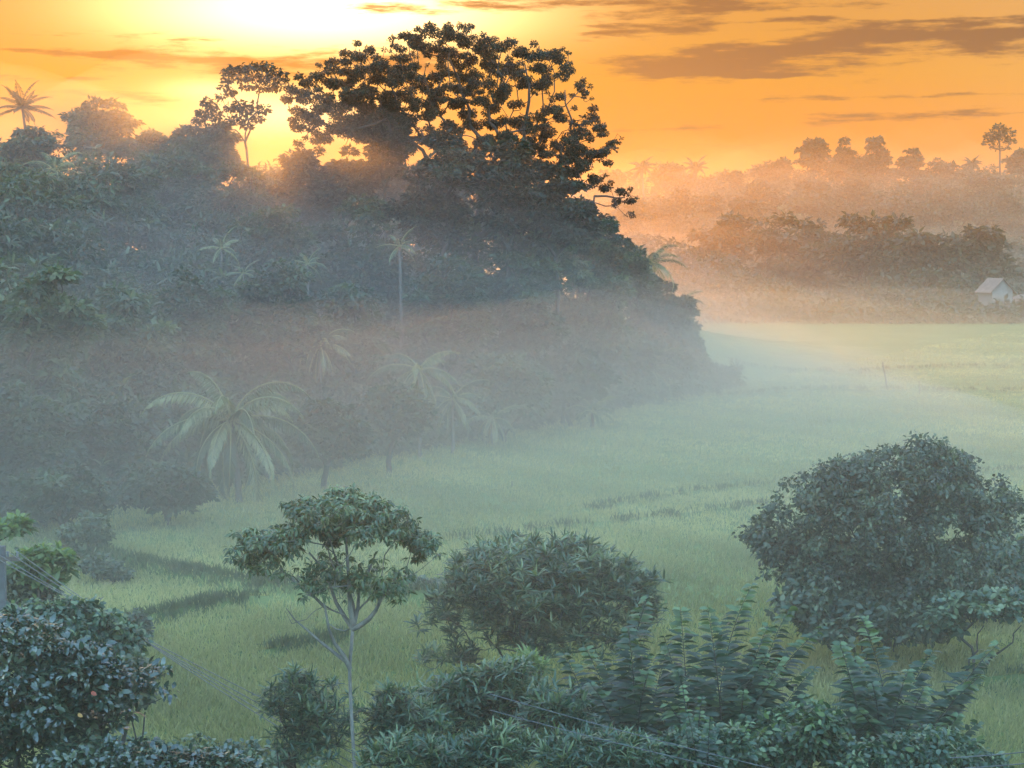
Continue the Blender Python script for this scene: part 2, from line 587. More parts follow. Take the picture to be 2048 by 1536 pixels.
def pad_leaves(rng, pads, n_per, L, W, mode='dome', flat=0.5, kind='rhomb', droop=.15, jitter=.3, up=0.6, sizevar=.45):
    """leaf blades in pads (x, y, z, rx, ry, rz): dome = over an upper shell, rosette = radiating from the centre, fill = through the volume"""
    pads = np.asarray(pads, float)
    vol = (pads[:, 3] * pads[:, 4]) / np.mean(pads[:, 3] * pads[:, 4])
    cnt = np.maximum(3, (n_per * vol * rng.uniform(.7, 1.3, len(pads))).astype(int))
    idx = np.repeat(np.arange(len(pads)), cnt)
    n = len(idx)
    c, r = pads[idx, :3], pads[idx, 3:]
    u = rand_dirs(rng, n)
    if mode == 'rosette':
        u[:, 2] = np.abs(u[:, 2]) * 1.0 - 0.25 * rng.random(n)
        u = unit(u)
        P = c + u * r * rng.uniform(0, .25, (n, 1))
        D = u
        N = unit(np.array([0, 0, 1.0]) + rng.normal(size=(n, 3)) * .35)
    else:
        if mode == 'dome':
            low = u[:, 2] < -0.25
            u[low, 2] *= -1
            rr = rng.uniform(.55, 1.05, (n, 1))
        else:
            rr = rng.random((n, 1)) ** .45
        P = c + u * r * rr
        D = unit(u * np.array([1, 1, .4]) + rng.normal(size=(n, 3)) * jitter + np.array([0, 0, -.25]))
        N = unit(u * .5 + np.array([0, 0, up]) + rng.normal(size=(n, 3)) * .45)
    sz = rng.uniform(1 - sizevar, 1 + sizevar, n)
    V, T, li = leaf_geo(P, D, N, L * sz, W * sz, kind, droop)
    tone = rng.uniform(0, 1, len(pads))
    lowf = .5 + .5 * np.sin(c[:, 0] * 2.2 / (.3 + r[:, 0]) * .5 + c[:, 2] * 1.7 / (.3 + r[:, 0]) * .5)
    v = np.clip((.45 * tone[idx] + .25 * lowf + .45 * rng.random(n) ** 1.5) * (.85 + .35 * (u[:, 2] > .3)), 0, 1)  # upper leaves coloured lighter, standing in for skylight from above
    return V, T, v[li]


def ell_pads(rng, ells, n, pr, flat=.6, inner=.55, bottom=-.45):
    """leaf pads over the outer part of ellipsoidal crown lobes"""
    ells = np.asarray(ells, float)
    wgt = ells[:, 3] * ells[:, 4] + ells[:, 3] * ells[:, 5]
    out_ = []
    lump = rand_dirs(rng, 5) * rng.uniform(2.5, 6.0, (5, 1))
    ph = rng.uniform(0, 6.28, 5)
    span = np.abs(ells[:, :3] - ells[:, :3].mean(0)).max(0) + ells[:, 3:].mean(0)
    holes = [ells[rng.choice(len(ells), p=wgt / wgt.sum())] for _ in range(9)]
    holes = [(h[:3] + rand_dirs(rng, 1)[0] * h[3:] * .95, span.mean() * rng.uniform(.10, .22)) for h in holes]
    tries = 0
    while len(out_) < n:
        tries += 1
        e_ = ells[rng.choice(len(ells), p=wgt / wgt.sum())]
        u = rand_dirs(rng, 1)[0]
        if u[2] < bottom and rng.random() < .85:
            continue
        rr = rng.uniform(inner, 1.0) ** .7 if rng.random() < .8 else rng.uniform(.25, .8)
        rr *= 1 + .13 * np.sin(lump @ (u + e_[:3] * .3) + ph).sum() / 1.6
        p = e_[:3] + u * e_[3:] * rr
        if tries < n * 6 and any(np.linalg.norm(p - hc) < hr_ for hc, hr_ in holes) and rng.random() < .85:
            continue
        s = pr * rng.uniform(.65, 1.4)
        out_.append([*p, s, s, s * flat])
    return np.array(out_)


def plant(name, label, cat, base, trunk, pads, leaf, mat, bark, seed, group=None, step=1.0, wander=.12, r_tip=.02,
          sides=6, r_min=None, up=.3, trunk_name='trunk', crown_name='crown', e=2.3, extra=None, skel_pads=None):
    """a tree or shrub: thing > trunk (with limbs), crown"""
    rng = np.random.default_rng(seed)
    t = thing(name, label, cat, base, group)
    b = np.asarray(base, float)
    sp = pads if skel_pads is None else skel_pads
    paths = skeleton(rng, trunk, np.asarray(sp)[:, :3], step, wander, r_tip, e=e, r_min=r_min, up=up)
    if extra:
        paths += extra
    V, T = tube_geo(paths, sides)
    obj(trunk_name, raw_mesh(name + "_" + trunk_name, V - b, T, smooth=True), bark, t)
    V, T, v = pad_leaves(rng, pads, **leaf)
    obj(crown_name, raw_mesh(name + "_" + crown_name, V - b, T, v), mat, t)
    return t


def stem_line(base, top, n=6, bend=.05, rng=None, lean=(0, 0)):
    base, top = np.asarray(base, float), np.asarray(top, float)
    u = np.linspace(0, 1, n)[:, None]
    p = base + (top - base) * u
    if rng is not None:
        h = np.linalg.norm(top - base)
        p[1:-1] += rng.normal(size=(n - 2, 3)) * h * bend * np.array([1, 1, 0])
    return p


def crown_tree(name, label, px, ytop, wpx, d, seed, mat='forest', hratio=.75, n_pads=46, leaves=150, leaf_m=.42, pr=None,
               group=None, lobes=5, trunk=True, flat=.65, inner=.55, cat='tree', bark='bark', dscale=.8, base_z=None, kind='rhomb', r_tip=.035, leaf_w=.55, low=-.45):
    """a broad-leaved forest tree: crown centred under a pixel column, its top at a pixel row, its width in pixels, at a distance d"""
    rng = np.random.default_rng(seed)
    s = m_px(d)
    wdt = wpx * s
    top = at(px, ytop, d)
    g = gz(top[0], d) if base_z is None else base_z
    hc = min(wdt * hratio, (top[2] - g) * .85)
    cz = top[2] - hc * .5
    a, c = wdt * .5, hc * .5
    ells = [[top[0], d, cz, a * .72, a * dscale * .72, c * .86]]
    for i in range(lobes):
        th = 2 * math.pi * (i + rng.uniform(-.3, .3)) / lobes
        ells.append([top[0] + math.cos(th) * a * rng.uniform(.4, .62), d + math.sin(th) * a * dscale * .5,
                     cz + rng.uniform(-.45, .40) * c, a * rng.uniform(.34, .46), a * .42, c * rng.uniform(.38, .55)])
    ells.append([top[0] + rng.uniform(-.25, .25) * a, d, top[2] - c * .42, a * .42, a * .42, c * .42])
    pads = ell_pads(rng, ells, n_pads, pr or wdt * .105, flat, inner, low)
    over = pads[:, 2] > top[2] - pads[:, 5]
    pads[over, 2] = top[2] - pads[over, 5] * rng.uniform(.9, 1.6, over.sum())
    fork = np.array([top[0] + rng.uniform(-.1, .1) * a, d, max(g + (cz - c - g) * 1.0, g + .6)])
    tr = stem_line((top[0] + rng.uniform(-.1, .1) * a, d, g - .3), fork, 5, .03, rng)
    return plant(name, label, cat, (top[0], d, g), tr, pads,
                 dict(n_per=leaves, L=leaf_m, W=leaf_m * leaf_w, mode='dome', kind=kind), M[mat], M[bark], seed + 1,
                 group, step=max(.8, wdt * .12), wander=.1, r_tip=r_tip, sides=5)


def frond_geo(rng, root, az_, el0, length, droop, n_lf=24, lf=.2, width=.045, sag=.55, r0=.03, twist=0.0, tone=.5, gap0=.12):
    """one palm or pinnate frond: rachis tube and paired leaflets"""
    k = 12
    u = np.linspace(0, 1, k)
    ang = el0 - droop * u ** 1.25
    ds = length / (k - 1)
    h = np.concatenate([[0], np.cumsum(np.cos(ang[:-1]) * ds)])
    z = np.concatenate([[0], np.cumsum(np.sin(ang[:-1]) * ds)])
    sway = twist * u ** 2 * length
    hd = np.array([math.cos(az_), math.sin(az_), 0])
    sd_ = np.array([-math.sin(az_), math.cos(az_), 0])
    pts = root + h[:, None] * hd + z[:, None] * np.array([0, 0, 1.0]) + sway[:, None] * sd_
    tu = np.linspace(gap0, .98, n_lf)
    P = np.stack([np.interp(tu, u, pts[:, i]) for i in range(3)], 1)
    tg = unit(np.stack([np.interp(tu, u, np.gradient(pts[:, i])) for i in range(3)], 1))
    prof = np.sin(np.clip(tu * 1.02 + .10, 0, 1) * math.pi) ** .6 * .85 + .15
    VV, TT, vv, off = [], [], [], 0
    tv, tt = tube_geo([(pts, np.linspace(r0, r0 * .25, k))], 4)
    VV.append(tv); TT.append(tt); vv.append(np.full(len(tt), .95)); off = len(tv)
    for sgn in (-1, 1):
        D = unit(tg * .55 + sgn * sd_ * .9 + np.array([0, 0, -sag]) + rng.normal(size=(n_lf, 3)) * .08)
        N = unit(np.cross(D, tg) * sgn + np.array([0, 0, .3]))
        N[N[:, 2] < 0] *= -1
        v, t, li = leaf_geo(P, D, N, lf * length * prof * rng.uniform(.85, 1.1, n_lf), width, 'rhomb', .12, .1)
        VV.append(v); TT.append(t + off); off += len(v)
        vv.append(np.clip(tone + rng.uniform(-.2, .2, n_lf), 0, .9)[li])
    return np.concatenate(VV), np.concatenate(TT), np.concatenate(vv)


def join(parts):
    VV, TT, vv, off = [], [], [], 0
    for v, t, a in parts:
        VV.append(v); TT.append(t + off); vv.append(a); off += len(v)
    return np.concatenate(VV), np.concatenate(TT), np.concatenate(vv)


def palm(name, label, base, top, frond_len, nf, seed, el_range=(-.5, 1.3), droop=1.3, mat='palm', trunk_r=.14, lf=.17, width=.07, n_lf=26, group=None,
         sag=.6, tones=(.1, .8), cat='palm tree', bark='palmbark', dead=0):
    rng = np.random.default_rng(seed)
    base, top = np.asarray(base, float), np.asarray(top, float)
    t = thing(name, label, cat, base, group)
    u = np.linspace(0, 1, 9)[:, None]
    line = base + (top - base) * np.concatenate([u ** 1.5, u ** 1.5, u], 1)
    line[0, 2] -= .3
    tv, tt = tube_geo([(line, np.linspace(trunk_r * 1.35, trunk_r * .8, 9))], 8)
    obj("trunk", raw_mesh(name + "_trunk", tv - base, tt, smooth=True), M[bark], t)
    parts = []
    for i in range(nf):
        a_ = i * 2.39996 + rng.uniform(-.2, .2)
        f = (i + .5) / nf
        el0 = el_range[1] + (el_range[0] - el_range[1]) * f + rng.uniform(-.12, .12)
        parts.append(frond_geo(rng, top + np.array([0, 0, .05]), a_, el0, frond_len * rng.uniform(.8, 1.08), droop * rng.uniform(.75, 1.2),
                               n_lf, lf, width, sag, .045, rng.uniform(-.08, .08), rng.uniform(*tones)))
    for i in range(dead):
        parts.append(frond_geo(rng, top, rng.uniform(0, 6.28), -.9, frond_len * .8, .7, n_lf, lf * .7, width, 1.2, .04, 0, .95))
    V, T, v = join(parts)
    obj("crown", raw_mesh(name + "_crown", V - base, T, v), M[mat], t)
    return t


# ------------------------------------------------------------------ the forest on the left
rngG = np.random.default_rng(11)
G_FOREST = "trees of the misty forest wall"

# the great spreading tree, its leaf pads traced clump by clump
BIG = [(960,112,30),(1010,128,30),(1080,100,42),(1130,120,40),(1180,115,40),(1220,140,34),(1320,140,44),(1390,165,40),(1290,175,34),
 (1480,190,42),(1530,205,36),(1580,205,44),(1640,215,40),(1690,270,34),(1735,335,28),(1762,372,20),(1650,385,30),(1560,262,38),
 (1600,300,36),(1560,335,40),(1450,290,40),(1500,330,36),(1330,240,46),(1250,225,40),(1380,280,36),(1160,190,42),(1200,250,34),
 (1060,165,46),(1000,150,38),(910,160,22),(950,215,40),(1000,250,32),(800,178,30),(745,205,36),(690,228,36),(850,240,46),(890,270,40),
 (630,262,40),(565,295,38),(520,325,34),(640,325,46),(740,290,46),(700,330,38),(830,305,50),(910,320,48),(985,300,46),(1100,300,46),
 (1050,340,40),(1200,300,40),(1270,330,36),(700,380,46),(600,395,44),(450,352,34),(430,395,34),(510,400,36),(800,375,60),(780,430,56),
 (870,390,42),(960,390,40),(1010,420,40),(1100,400,40),(1180,420,40),(1230,360,36),(1300,405,40),(1400,360,36),(1350,440,36),(1440,420,32),
 (1600,440,40),(1650,480,36),(1550,475,40),(1500,520,40),(1600,545,42),(1450,500,38),(1350,510,42),(1250,510,44),(1150,520,44),(1400,560,42),
 (1790,475,34),(1825,520,34),(1870,595,24),(1760,550,34),(1700,580,30),(1835,640,32),(1780,640,44),(1720,620,46),(1650,610,46),(1690,660,40),
 (1560,610,42),(1500,600,44),(1300,590,46),(1200,600,46),(1740,705,34),(1800,755,34),(1850,790,36),(1920,810,30),(1960,850,26),(1970,915,14),
 (690,430,46),(640,450,40),(580,440,38),(740,480,52),(820,490,56),(700,520,48),(640,520,44),(560,500,42),(900,440,44),(860,540,56),(930,560,46),(480,450,38),(520,480,38),
 (1060,470,42),(1100,560,50),(1050,580,46),(760,560,56),(1230,470,38),(1000,480,34),(940,500,26),(1380,400,34),(1330,330,40),(1430,250,34),(1160,340,36),(600,570,46),(480,520,40),
 (1680,720,40),(1640,700,42),(1900,850,24),(1880,610,14),(1560,690,44),(1450,660,46),(1700,800,36),(1660,770,36)]
D_BIG = 160.0
pads = []
for zx, zy, r in BIG:
    px, py = 380 + zx * .449, 20 + zy * .449
    d = D_BIG + rngG.uniform(-5.5, 5.5)
    p = at(px, py, d)
    rr = r * .449 * m_px(D_BIG) * 1.12
    pads.append([*p, rr * .74, rr, rr * .5])
    for k in range(5 if r >= 34 else 3):
        o = rngG.normal(size=3) * rr * np.array([.95, 1.4, .62])
        q_ = rngG.uniform(.22, .6)
        pads.append([*(p + o), rr * q_, rr * q_ * 1.2, rr * q_ * .7])
pads = np.array(pads)
bx = (955 - 1024) / FPX * D_BIG
bz = gz(bx, D_BIG)
trunk_big = stem_line((bx + .6, D_BIG, bz - .4), (bx, D_BIG, 15.5), 8, .012, rngG)
limbs = []
for pts in [[(955, 480), (900, 400), (860, 330), (800, 260), (740, 215)], [(955, 480), (960, 380), (950, 290), (930, 200), (900, 120)],
            [(955, 480), (1010, 390), (1040, 290), (1060, 200), (1050, 130)], [(955, 480), (1040, 420), (1100, 350), (1150, 280), (1130, 180)],
            [(960, 480), (1050, 440), (1120, 410), (1180, 400), (1250, 395)], [(1130, 330), (1145, 280), (1160, 255), (1195, 235)]]:
    P = np.array([at(x, y, D_BIG + rngG.uniform(-1.5, 1.5)) for x, y in pts])
    u = np.linspace(0, len(P) - 1, 16)
    P = np.stack([np.interp(u, np.arange(len(P)), P[:, i]) for i in range(3)], 1)
    P[1:-1] += rngG.normal(size=(14, 3)) * .16
    limbs.append((P, np.linspace(.32, .05, 16)))
plant("spreading_tree", "towering dark tree with wide layered crown and twisting limbs against the sunrise glow", "tree",
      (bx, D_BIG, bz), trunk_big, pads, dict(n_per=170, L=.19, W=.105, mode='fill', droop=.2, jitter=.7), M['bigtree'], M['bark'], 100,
      step=1.0, wander=.2, r_tip=.022, sides=5, up=.25, extra=limbs)

# the airy small tree left of it
LACY = [(170,275,22),(200,262,24),(235,262,24),(270,258,22),(310,250,24),(345,255,22),(380,275,24),(410,285,18),(165,310,22),(150,340,20),(180,365,22),(140,385,20),
        (230,300,24),(280,300,26),(330,300,26),(375,310,24),(250,340,20),(310,345,24),(360,345,22),(400,340,22),(100,430,26),(60,460,26),(75,410,20),(40,490,24),
        (120,470,26),(180,440,24),(220,420,24),(250,450,26),(200,490,26),(150,510,26),(290,430,22),(300,480,24),(255,510,24),(330,440,24),(20,530,30),(90,530,28)]
D_L = 176.0
pads = []
for zx, zy, r in LACY:
    p = at(380 + zx * .449, 20 + zy * .449, D_L + rngG.uniform(-3, 3))
    rr = r * .449 * m_px(D_L) * 1.1
    pads.append([*p, rr, rr * 1.2, rr * .7])
lx = at(500, 300, D_L)
lb = gz(lx[0], D_L)
plant("airy_tree", "thin crowned tree with a bare forked trunk glowing at the brightest patch of sky", "tree", (lx[0], D_L, lb),
      stem_line((lx[0] + .5, D_L, lb - .3), at(493, 300, D_L), 7, .01, rngG), np.array(pads), dict(n_per=85, L=.36, W=.22, mode='fill'),
      M['bigtree'], M['bark'], 140, G_FOREST, step=1.0, wander=.14, r_tip=.028, sides=5, up=.4)

FT = [  # px, top row, width px, depth, material, label, options
 (205, 198, 168, 186, 'forest', "rounded tree dome standing on the skyline just right of the tall palm head", dict(hratio=.8)),
 (305, 262, 104, 192, 'forest', "small skyline crown in the dip, next to the rounded dome", {}),
 (372, 256, 92, 190, 'forest', "small knobbly skyline crown midway between dome and airy tree", {}),
 (432, 246, 104, 184, 'forest', "leafy skyline crown tucked under the airy tree's left side", {}),
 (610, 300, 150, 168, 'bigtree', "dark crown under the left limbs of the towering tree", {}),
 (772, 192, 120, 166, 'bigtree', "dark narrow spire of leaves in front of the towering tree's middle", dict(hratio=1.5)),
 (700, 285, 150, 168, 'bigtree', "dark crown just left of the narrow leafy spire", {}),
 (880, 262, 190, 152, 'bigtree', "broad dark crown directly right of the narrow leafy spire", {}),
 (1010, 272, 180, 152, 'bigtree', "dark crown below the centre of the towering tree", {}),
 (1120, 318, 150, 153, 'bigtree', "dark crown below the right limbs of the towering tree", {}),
 (40, 236, 180, 168, 'forest', "brown hazy crown beneath the tall palm head in the corner", {}),
 (50, 325, 200, 150, 'forest', "nearest tall dark tree at the picture's left edge, flecked with light", dict(hratio=1.2, leaves=190)),
 (225, 335, 200, 160, 'forest', "grey misty crown below the rounded skyline dome", {}),
 (360, 300, 180, 172, 'forest', "grey misty crown below the dip in the skyline", {}),
 (490, 322, 190, 165, 'forest', "grey misty crown below the airy forked tree", {}),
 (560, 410, 200, 150, 'forest', "faint slate grey crown above the areca palms, left of centre", {}),
 (720, 385, 210, 152, 'forest', "faint slate grey crown above the tall pale areca stem", {}),
 (900, 405, 220, 155, 'forest', "wide slate grey crown in the dark heart of the forest", {}),
 (1060, 412, 200, 160, 'forest', "slate grey crown under the towering tree's lowest right limb", {}),
 (1190, 436, 130, 172, 'forest', "small crown on the forest's right shoulder under the reaching limb", {}),
 (85, 530, 220, 110, 'forest_pale', "leafy pale green tree below the dark one on the left edge", dict(leaf_m=.5)),
 (250, 560, 200, 120, 'forest_pale', "pale speckled tree right of the leafy left-edge tree", dict(leaf_m=.5)),
 (380, 535, 190, 126, 'forest', "misty round crown left of the short areca stem", {}),
 (560, 520, 210, 130, 'forest', "misty crown above the big drooping palm", {}),
 (700, 560, 190, 134, 'forest', "misty crown at the foot of the tall pale areca stem", {}),
 (900, 500, 220, 143, 'forest', "wide misty crown above the pale hanging fronds", {}),
 (1050, 505, 210, 150, 'forest', "misty crown in the middle of the forest's right half", {}),
 (1180, 515, 190, 163, 'forest_pale', "leaning leafy crown below the forest's right shoulder", {}),
 (1268, 512, 120, 180, 'forest', "dark bushy crown left of the arching edge palm", {}),
 (1355, 590, 90, 187, 'forest_pale', "upper trailing crown on the forest's right edge above the field", dict(hratio=1.2)),
 (1388, 665, 66, 189, 'forest_pale', "thin outermost bush at the forest's right tip, loose twigs outside", dict(hratio=1.6, n_pads=34)),
 (1290, 665, 190, 179, 'forest', "low rounded crown by the forest's right tip", {}),
 (55, 760, 230, 99, 'forest', "bushy blue grey tree at left edge above the lime shrubs", {}),
 (225, 800, 180, 105, 'forest', "bushy blue grey tree left of the drooping palm", {}),
 (1010, 700, 190, 139, 'forest_pale', "leafy bush right of the pale hanging fronds on the forest edge", dict(hratio=1.1)),
 (1140, 690, 190, 151, 'forest', "rounded bush on the forest edge, third from its right tip", dict(hratio=.9)),
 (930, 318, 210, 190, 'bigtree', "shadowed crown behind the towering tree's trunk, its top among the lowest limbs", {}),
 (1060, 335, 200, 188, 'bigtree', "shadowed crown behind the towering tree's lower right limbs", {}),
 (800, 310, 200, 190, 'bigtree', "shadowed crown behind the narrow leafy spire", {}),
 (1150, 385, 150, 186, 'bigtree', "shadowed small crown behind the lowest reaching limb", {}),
 (1235, 478, 150, 176, 'forest', "dense crown filling the forest's right shoulder below the reaching limb", {}),
 (1325, 566, 130, 184, 'forest', "dense crown at the steep right end of the forest, under the arching palm", {}),
 (1240, 640, 160, 172, 'forest', "dense middle crown near the steep right end of the forest", {}),
 (1370, 745, 120, 189, 'forest', "low bush touching the field at the forest's right tip", dict(hratio=.7)),
 (650, 800, 190, 112, 'forest', "dark bush right of the drooping palm on the field's edge", dict(hratio=.7)),
 (120, 930, 200, 93, 'forest', "low dark thicket above the lime shrubs", dict(hratio=.7)),
 (330, 930, 190, 97, 'forest', "low dark thicket under the drooping palm's left fronds", dict(hratio=.6)),
 (775, 770, 180, 120, 'forest', "leafy bush under the pale hanging fronds", dict(hratio=.7)),
]
for i, (px, yt, wd, d, mt, lab, o) in enumerate(FT):
    kw = dict(n_pads=84, leaves=110, leaf_m=.42 * (d / 150) ** .5, hratio=1.3, lobes=8, low=-.95, inner=.45)
    kw.update(o)
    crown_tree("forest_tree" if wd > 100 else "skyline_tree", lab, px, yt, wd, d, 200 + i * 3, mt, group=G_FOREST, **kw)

# palms in and above the forest
def px_palm(name, label, px, ytop, d, frond_px, nf, seed, lean=(0, 0), **kw):
    top = at(px, ytop, d)
    bx_, by_ = top[0] + lean[0], d + lean[1]
    return palm(name, label, (bx_, by_, gz(bx_, by_)), top, frond_px * m_px(d), nf, seed, **kw)


G_PALM = "palms of the misty forest"
px_palm("palm_tree", "tall palm head with upright feathery fronds on the far left skyline", 45, 218, 172, 68, 20, 701, (1, 0), droop=1.0, el_range=(-.2, 1.45), group=G_PALM, mat='bigtree', bark='bark')
px_palm("palm_tree", "big drooping palm low in the forest, its pale fronds hanging above the field", 462, 842, 106, 215, 28, 702, (.4, 0), droop=1.9, el_range=(-.85, 1.25),
        lf=.16, width=.10, n_lf=44, tones=(.15, .85), sag=.9, group=G_PALM)
px_palm("palm_tree", "dark drooping palm head beside the left-edge tree", 112, 345, 156, 78, 16, 703, (-.5, 0), droop=1.9, group=G_PALM)
px_palm("palm_tree", "arching palm on the forest's right edge, fronds curling over the field", 1302, 530, 183, 84, 18, 704, (-.6, 0), droop=1.9, tones=(.2, .95), group=G_PALM)
px_palm("palm_tree", "lower palm at the forest's right tip with curling fronds", 1362, 610, 186, 60, 14, 705, (-.6, 0), droop=2.0, group=G_PALM)
px_palm("palm_tree", "short palm with one pale arching frond near the forest's right foot", 1185, 826, 150, 74, 14, 706, (0, .5), droop=2.0, tones=(.2, .95), group=G_PALM)
px_palm("palm_tree", "wide palm with long arching fronds low by the right tip", 1300, 742, 176, 88, 15, 711, (0, .5), droop=1.5, tones=(.2, .8), group=G_PALM)
px_palm("areca_palm", "areca palm with the tallest pale stem in the forest's middle", 799, 494, 150, 60, 9, 707, (.2, 0), droop=1.2, trunk_r=.13, bark='palmbark', group="areca palms with slim pale stems")
px_palm("areca_palm", "areca palm with a pale stem left of the drooping palm's crown", 442, 498, 142, 54, 9, 708, (0, 0), droop=1.2, trunk_r=.10, bark='palmbark', group="areca palms with slim pale stems")
px_palm("areca_palm", "areca palm with a faint stem midway between the two pale ones", 615, 530, 146, 50, 9, 709, (.1, 0), droop=1.2, trunk_r=.08, group="areca palms with slim pale stems")
px_palm("areca_palm", "thin areca palm close right of the short pale stem", 487, 548, 143, 44, 8, 710, (-.1, 0), droop=1.2, trunk_r=.07, group="areca palms with slim pale stems")
for i, (px, yt, d, fp, lab) in enumerate([
        (838, 740, 128, 120, "tallest clump of pale hanging fronds at the forest's foot"),
        (905, 800, 131, 92, "clump of pale hanging fronds, middle one of three at the forest's foot"),
        (985, 838, 136, 74, "smallest clump of pale hanging fronds, nearest the low bush"),
        (640, 690, 130, 88, "frond clump with one bright frond above the drooping palm")]):
    top = at(px, yt, d)
    palm("frond_clump", lab, (top[0], d + .5, gz(top[0], d + .5)), top, fp * m_px(d), 15, 730 + i, (-1.0, .95), 1.5, trunk_r=.10, lf=.16, width=.09, tones=(.05, .75),
         group="clumps of hanging fronds", sag=1.0, dead=3, cat="palm clump")

# the tangle between the trees, one mass
n = 6000
yy = rngG.uniform(93, 193, n)
edge = -25 + (yy - 95) * .475
ins = 52 * rngG.random(n) ** 1.25
xx = edge - .2 - ins
hh = .8 + 7.0 * np.clip(ins / 10, .0, 1) * (.72 + .28 * np.sin(xx * .5 + 1.1 * np.sin(yy * .31)))
rr = .5 + 1.9 * rngG.random(n) ** 2
und = np.stack([xx, yy, terrain(xx, yy) + hh * rngG.random(n) ** .6, rr, rr, rr * .8], 1)
V, T, v = pad_leaves(rngG, und, 60, .50, .24, mode='dome', jitter=.5, droop=.25)
obj("undergrowth", raw_mesh("undergrowth", V, T, v), M['forest'], kind="stuff", label="misty tangle of shrubs and creepers between the forest trees", category="undergrowth")
# paler sprays of young leaves and hanging blades scattered through it
sel = und[rngG.random(len(und)) < .22].copy()
sel[:, :3] += rngG.normal(size=(len(sel), 3)) * .6 + np.array([.8, -1.0, .8])
sel[:, 3:] *= .7
V, T, v = pad_leaves(rngG, sel, 24, .75, .20, mode='rosette', kind='strap', droop=.5)
obj("undergrowth_sprays", raw_mesh("undergrowth_sprays", V, T, v), M['forest_pale'], kind="stuff", label="paler strap-leaved sprays among the forest undergrowth", category="undergrowth")

# ------------------------------------------------------------------ the far treeline on the right
G_FAR = "trees on the hazy far slope"
FAR = [ # px, top, width, d, hratio, label
 (1218, 338, 70, 846, 1.0, "faint crown on the slope just right of the towering tree"),
 (1338, 328, 96, 853, .9, "rounded crown between the two palm heads on the far slope"),
 (1425, 352, 80, 856, .9, "crown right of the two palm heads, below the orange gap"),
 (1462, 340, 62, 864, .9, "small lacy round crown at the lowest orange gap in the far skyline"),
 (1548, 318, 92, 846, .9, "rounded shoulder crown left of the mushroom shaped far crown"),
 (1626, 266, 66, 853, 1.3, "tall mushroom shaped crown, first of three knobs on the far skyline"),
 (1684, 273, 52, 849, 1.6, "narrow pointed crown, middle of three knobs on the far skyline"),
 (1752, 266, 74, 853, 1.2, "tall ragged crown, last of three knobs on the far skyline"),
 (1822, 296, 62, 860, 1.0, "small ragged crown sloping down right of the three knobs"),
 (1886, 318, 92, 856, .8, "low flat crown left of the far slope's last palm"),
 (1690, 312, 190, 867, .7, "wide crown behind the three knobs"),
 (2042, 296, 72, 860, .9, "crown cut by the right picture edge on the skyline"),
 (1310, 400, 92, 734, .9, "reddish hazed round tree nearest the towering tree's drooping limb"),
 (1395, 430, 130, 674, .8, "faint tree mass behind the pale gabled house"),
 (1520, 362, 104, 723, .9, "darker near tree, left end of the near row on the far slope"),
 (1628, 352, 104, 716, .8, "darker near tree with flat layers below the mushroom crown"),
 (1715, 330, 112, 716, 1.0, "darkest near tree below the three knobs"),
 (1830, 352, 150, 756, .8, "brown hazed tree above the water tank"),
 (1975, 338, 150, 738, .8, "broad brown tree below the lone lollipop tree"),
 (1450, 425, 150, 470, .8, "low hazed tree between gabled house and near row"),
 (1580, 425, 190, 455, .8, "low hazed tree in the near row's foot, left"),
 (1725, 420, 190, 440, .8, "low hazed tree in the near row's foot, middle"),
 (1830, 462, 160, 430, .8, "low hazed tree under the water tank"),
 (1345, 372, 120, 700, .9, "mid slope tree below the left palm head, in front of the skyline row"),
 (1420, 388, 120, 690, .9, "mid slope tree below the right palm head, above the gabled house"),
 (1500, 396, 120, 640, .8, "mid slope tree between the gabled house and the darker near trees"),
 (1800, 372, 150, 700, .8, "mid slope tree left of the water tank"),
 (1900, 372, 150, 720, .8, "mid slope tree right of the water tank"),
 (2010, 385, 140, 690, .8, "mid slope tree below the lollipop tree, at the right"),
 (1640, 372, 150, 700, .8, "mid slope tree right behind the flat layered near tree"),
 (1260, 398, 110, 640, .9, "mid slope tree next to the towering tree's hanging limb tip"),
 (1950, 450, 170, 425, .8, "low hazed tree above the white gabled building"),
]
for i, (px, yt, wd, d, hr, lab) in enumerate(FAR):
    crown_tree("hillside_tree", lab, px, yt, wd, d, 900 + i * 3, 'far', hratio=hr * 1.25, inner=.4, n_pads=64, leaves=60, leaf_m=1.5, group=G_FAR, lobes=5, r_tip=.10, low=-.6)
# the lollipop tree on a bare stem
D_P = 839.0
pads = []
for px, py, r in [(1985, 275, 16), (2000, 262, 15), (2015, 270, 15), (1976, 288, 11), (2022, 285, 11), (1998, 282, 18), (1990, 298, 9), (2012, 298, 8), (1998, 256, 8)]:
    p = at(px, py, D_P + rngG.uniform(-2, 2))
    rr = r * m_px(D_P)
    pads.append([*p, rr, rr, rr * .8])
tp = at(2000, 302, D_P)
plant("lollipop_tree", "lone lollipop tree, round head on a stem above the right skyline", "tree", (tp[0], D_P, gz(tp[0], D_P)),
      stem_line((tp[0], D_P, gz(tp[0], D_P) - .3), tp, 5, .01, rngG), np.array(pads), dict(n_per=110, L=1.2, W=.7), M['far'], M['bark'], 990, G_FAR, step=3.5, r_tip=.22, sides=5)
for i, (px, yt, fp, lab) in enumerate([(1284, 336, 34, "left one of two palm heads on the far skyline"), (1392, 336, 36, "right one of two palm heads on the far skyline"),
                                       (1944, 328, 26, "small palm head left of the lollipop tree")]):
    px_palm("palm_tree", lab, px, yt, 830, fp, 16, 940 + i, (.9, 0), droop=1.3, n_lf=16, width=.55, lf=.22, trunk_r=.4, mat='far', group="palms on the far slope")

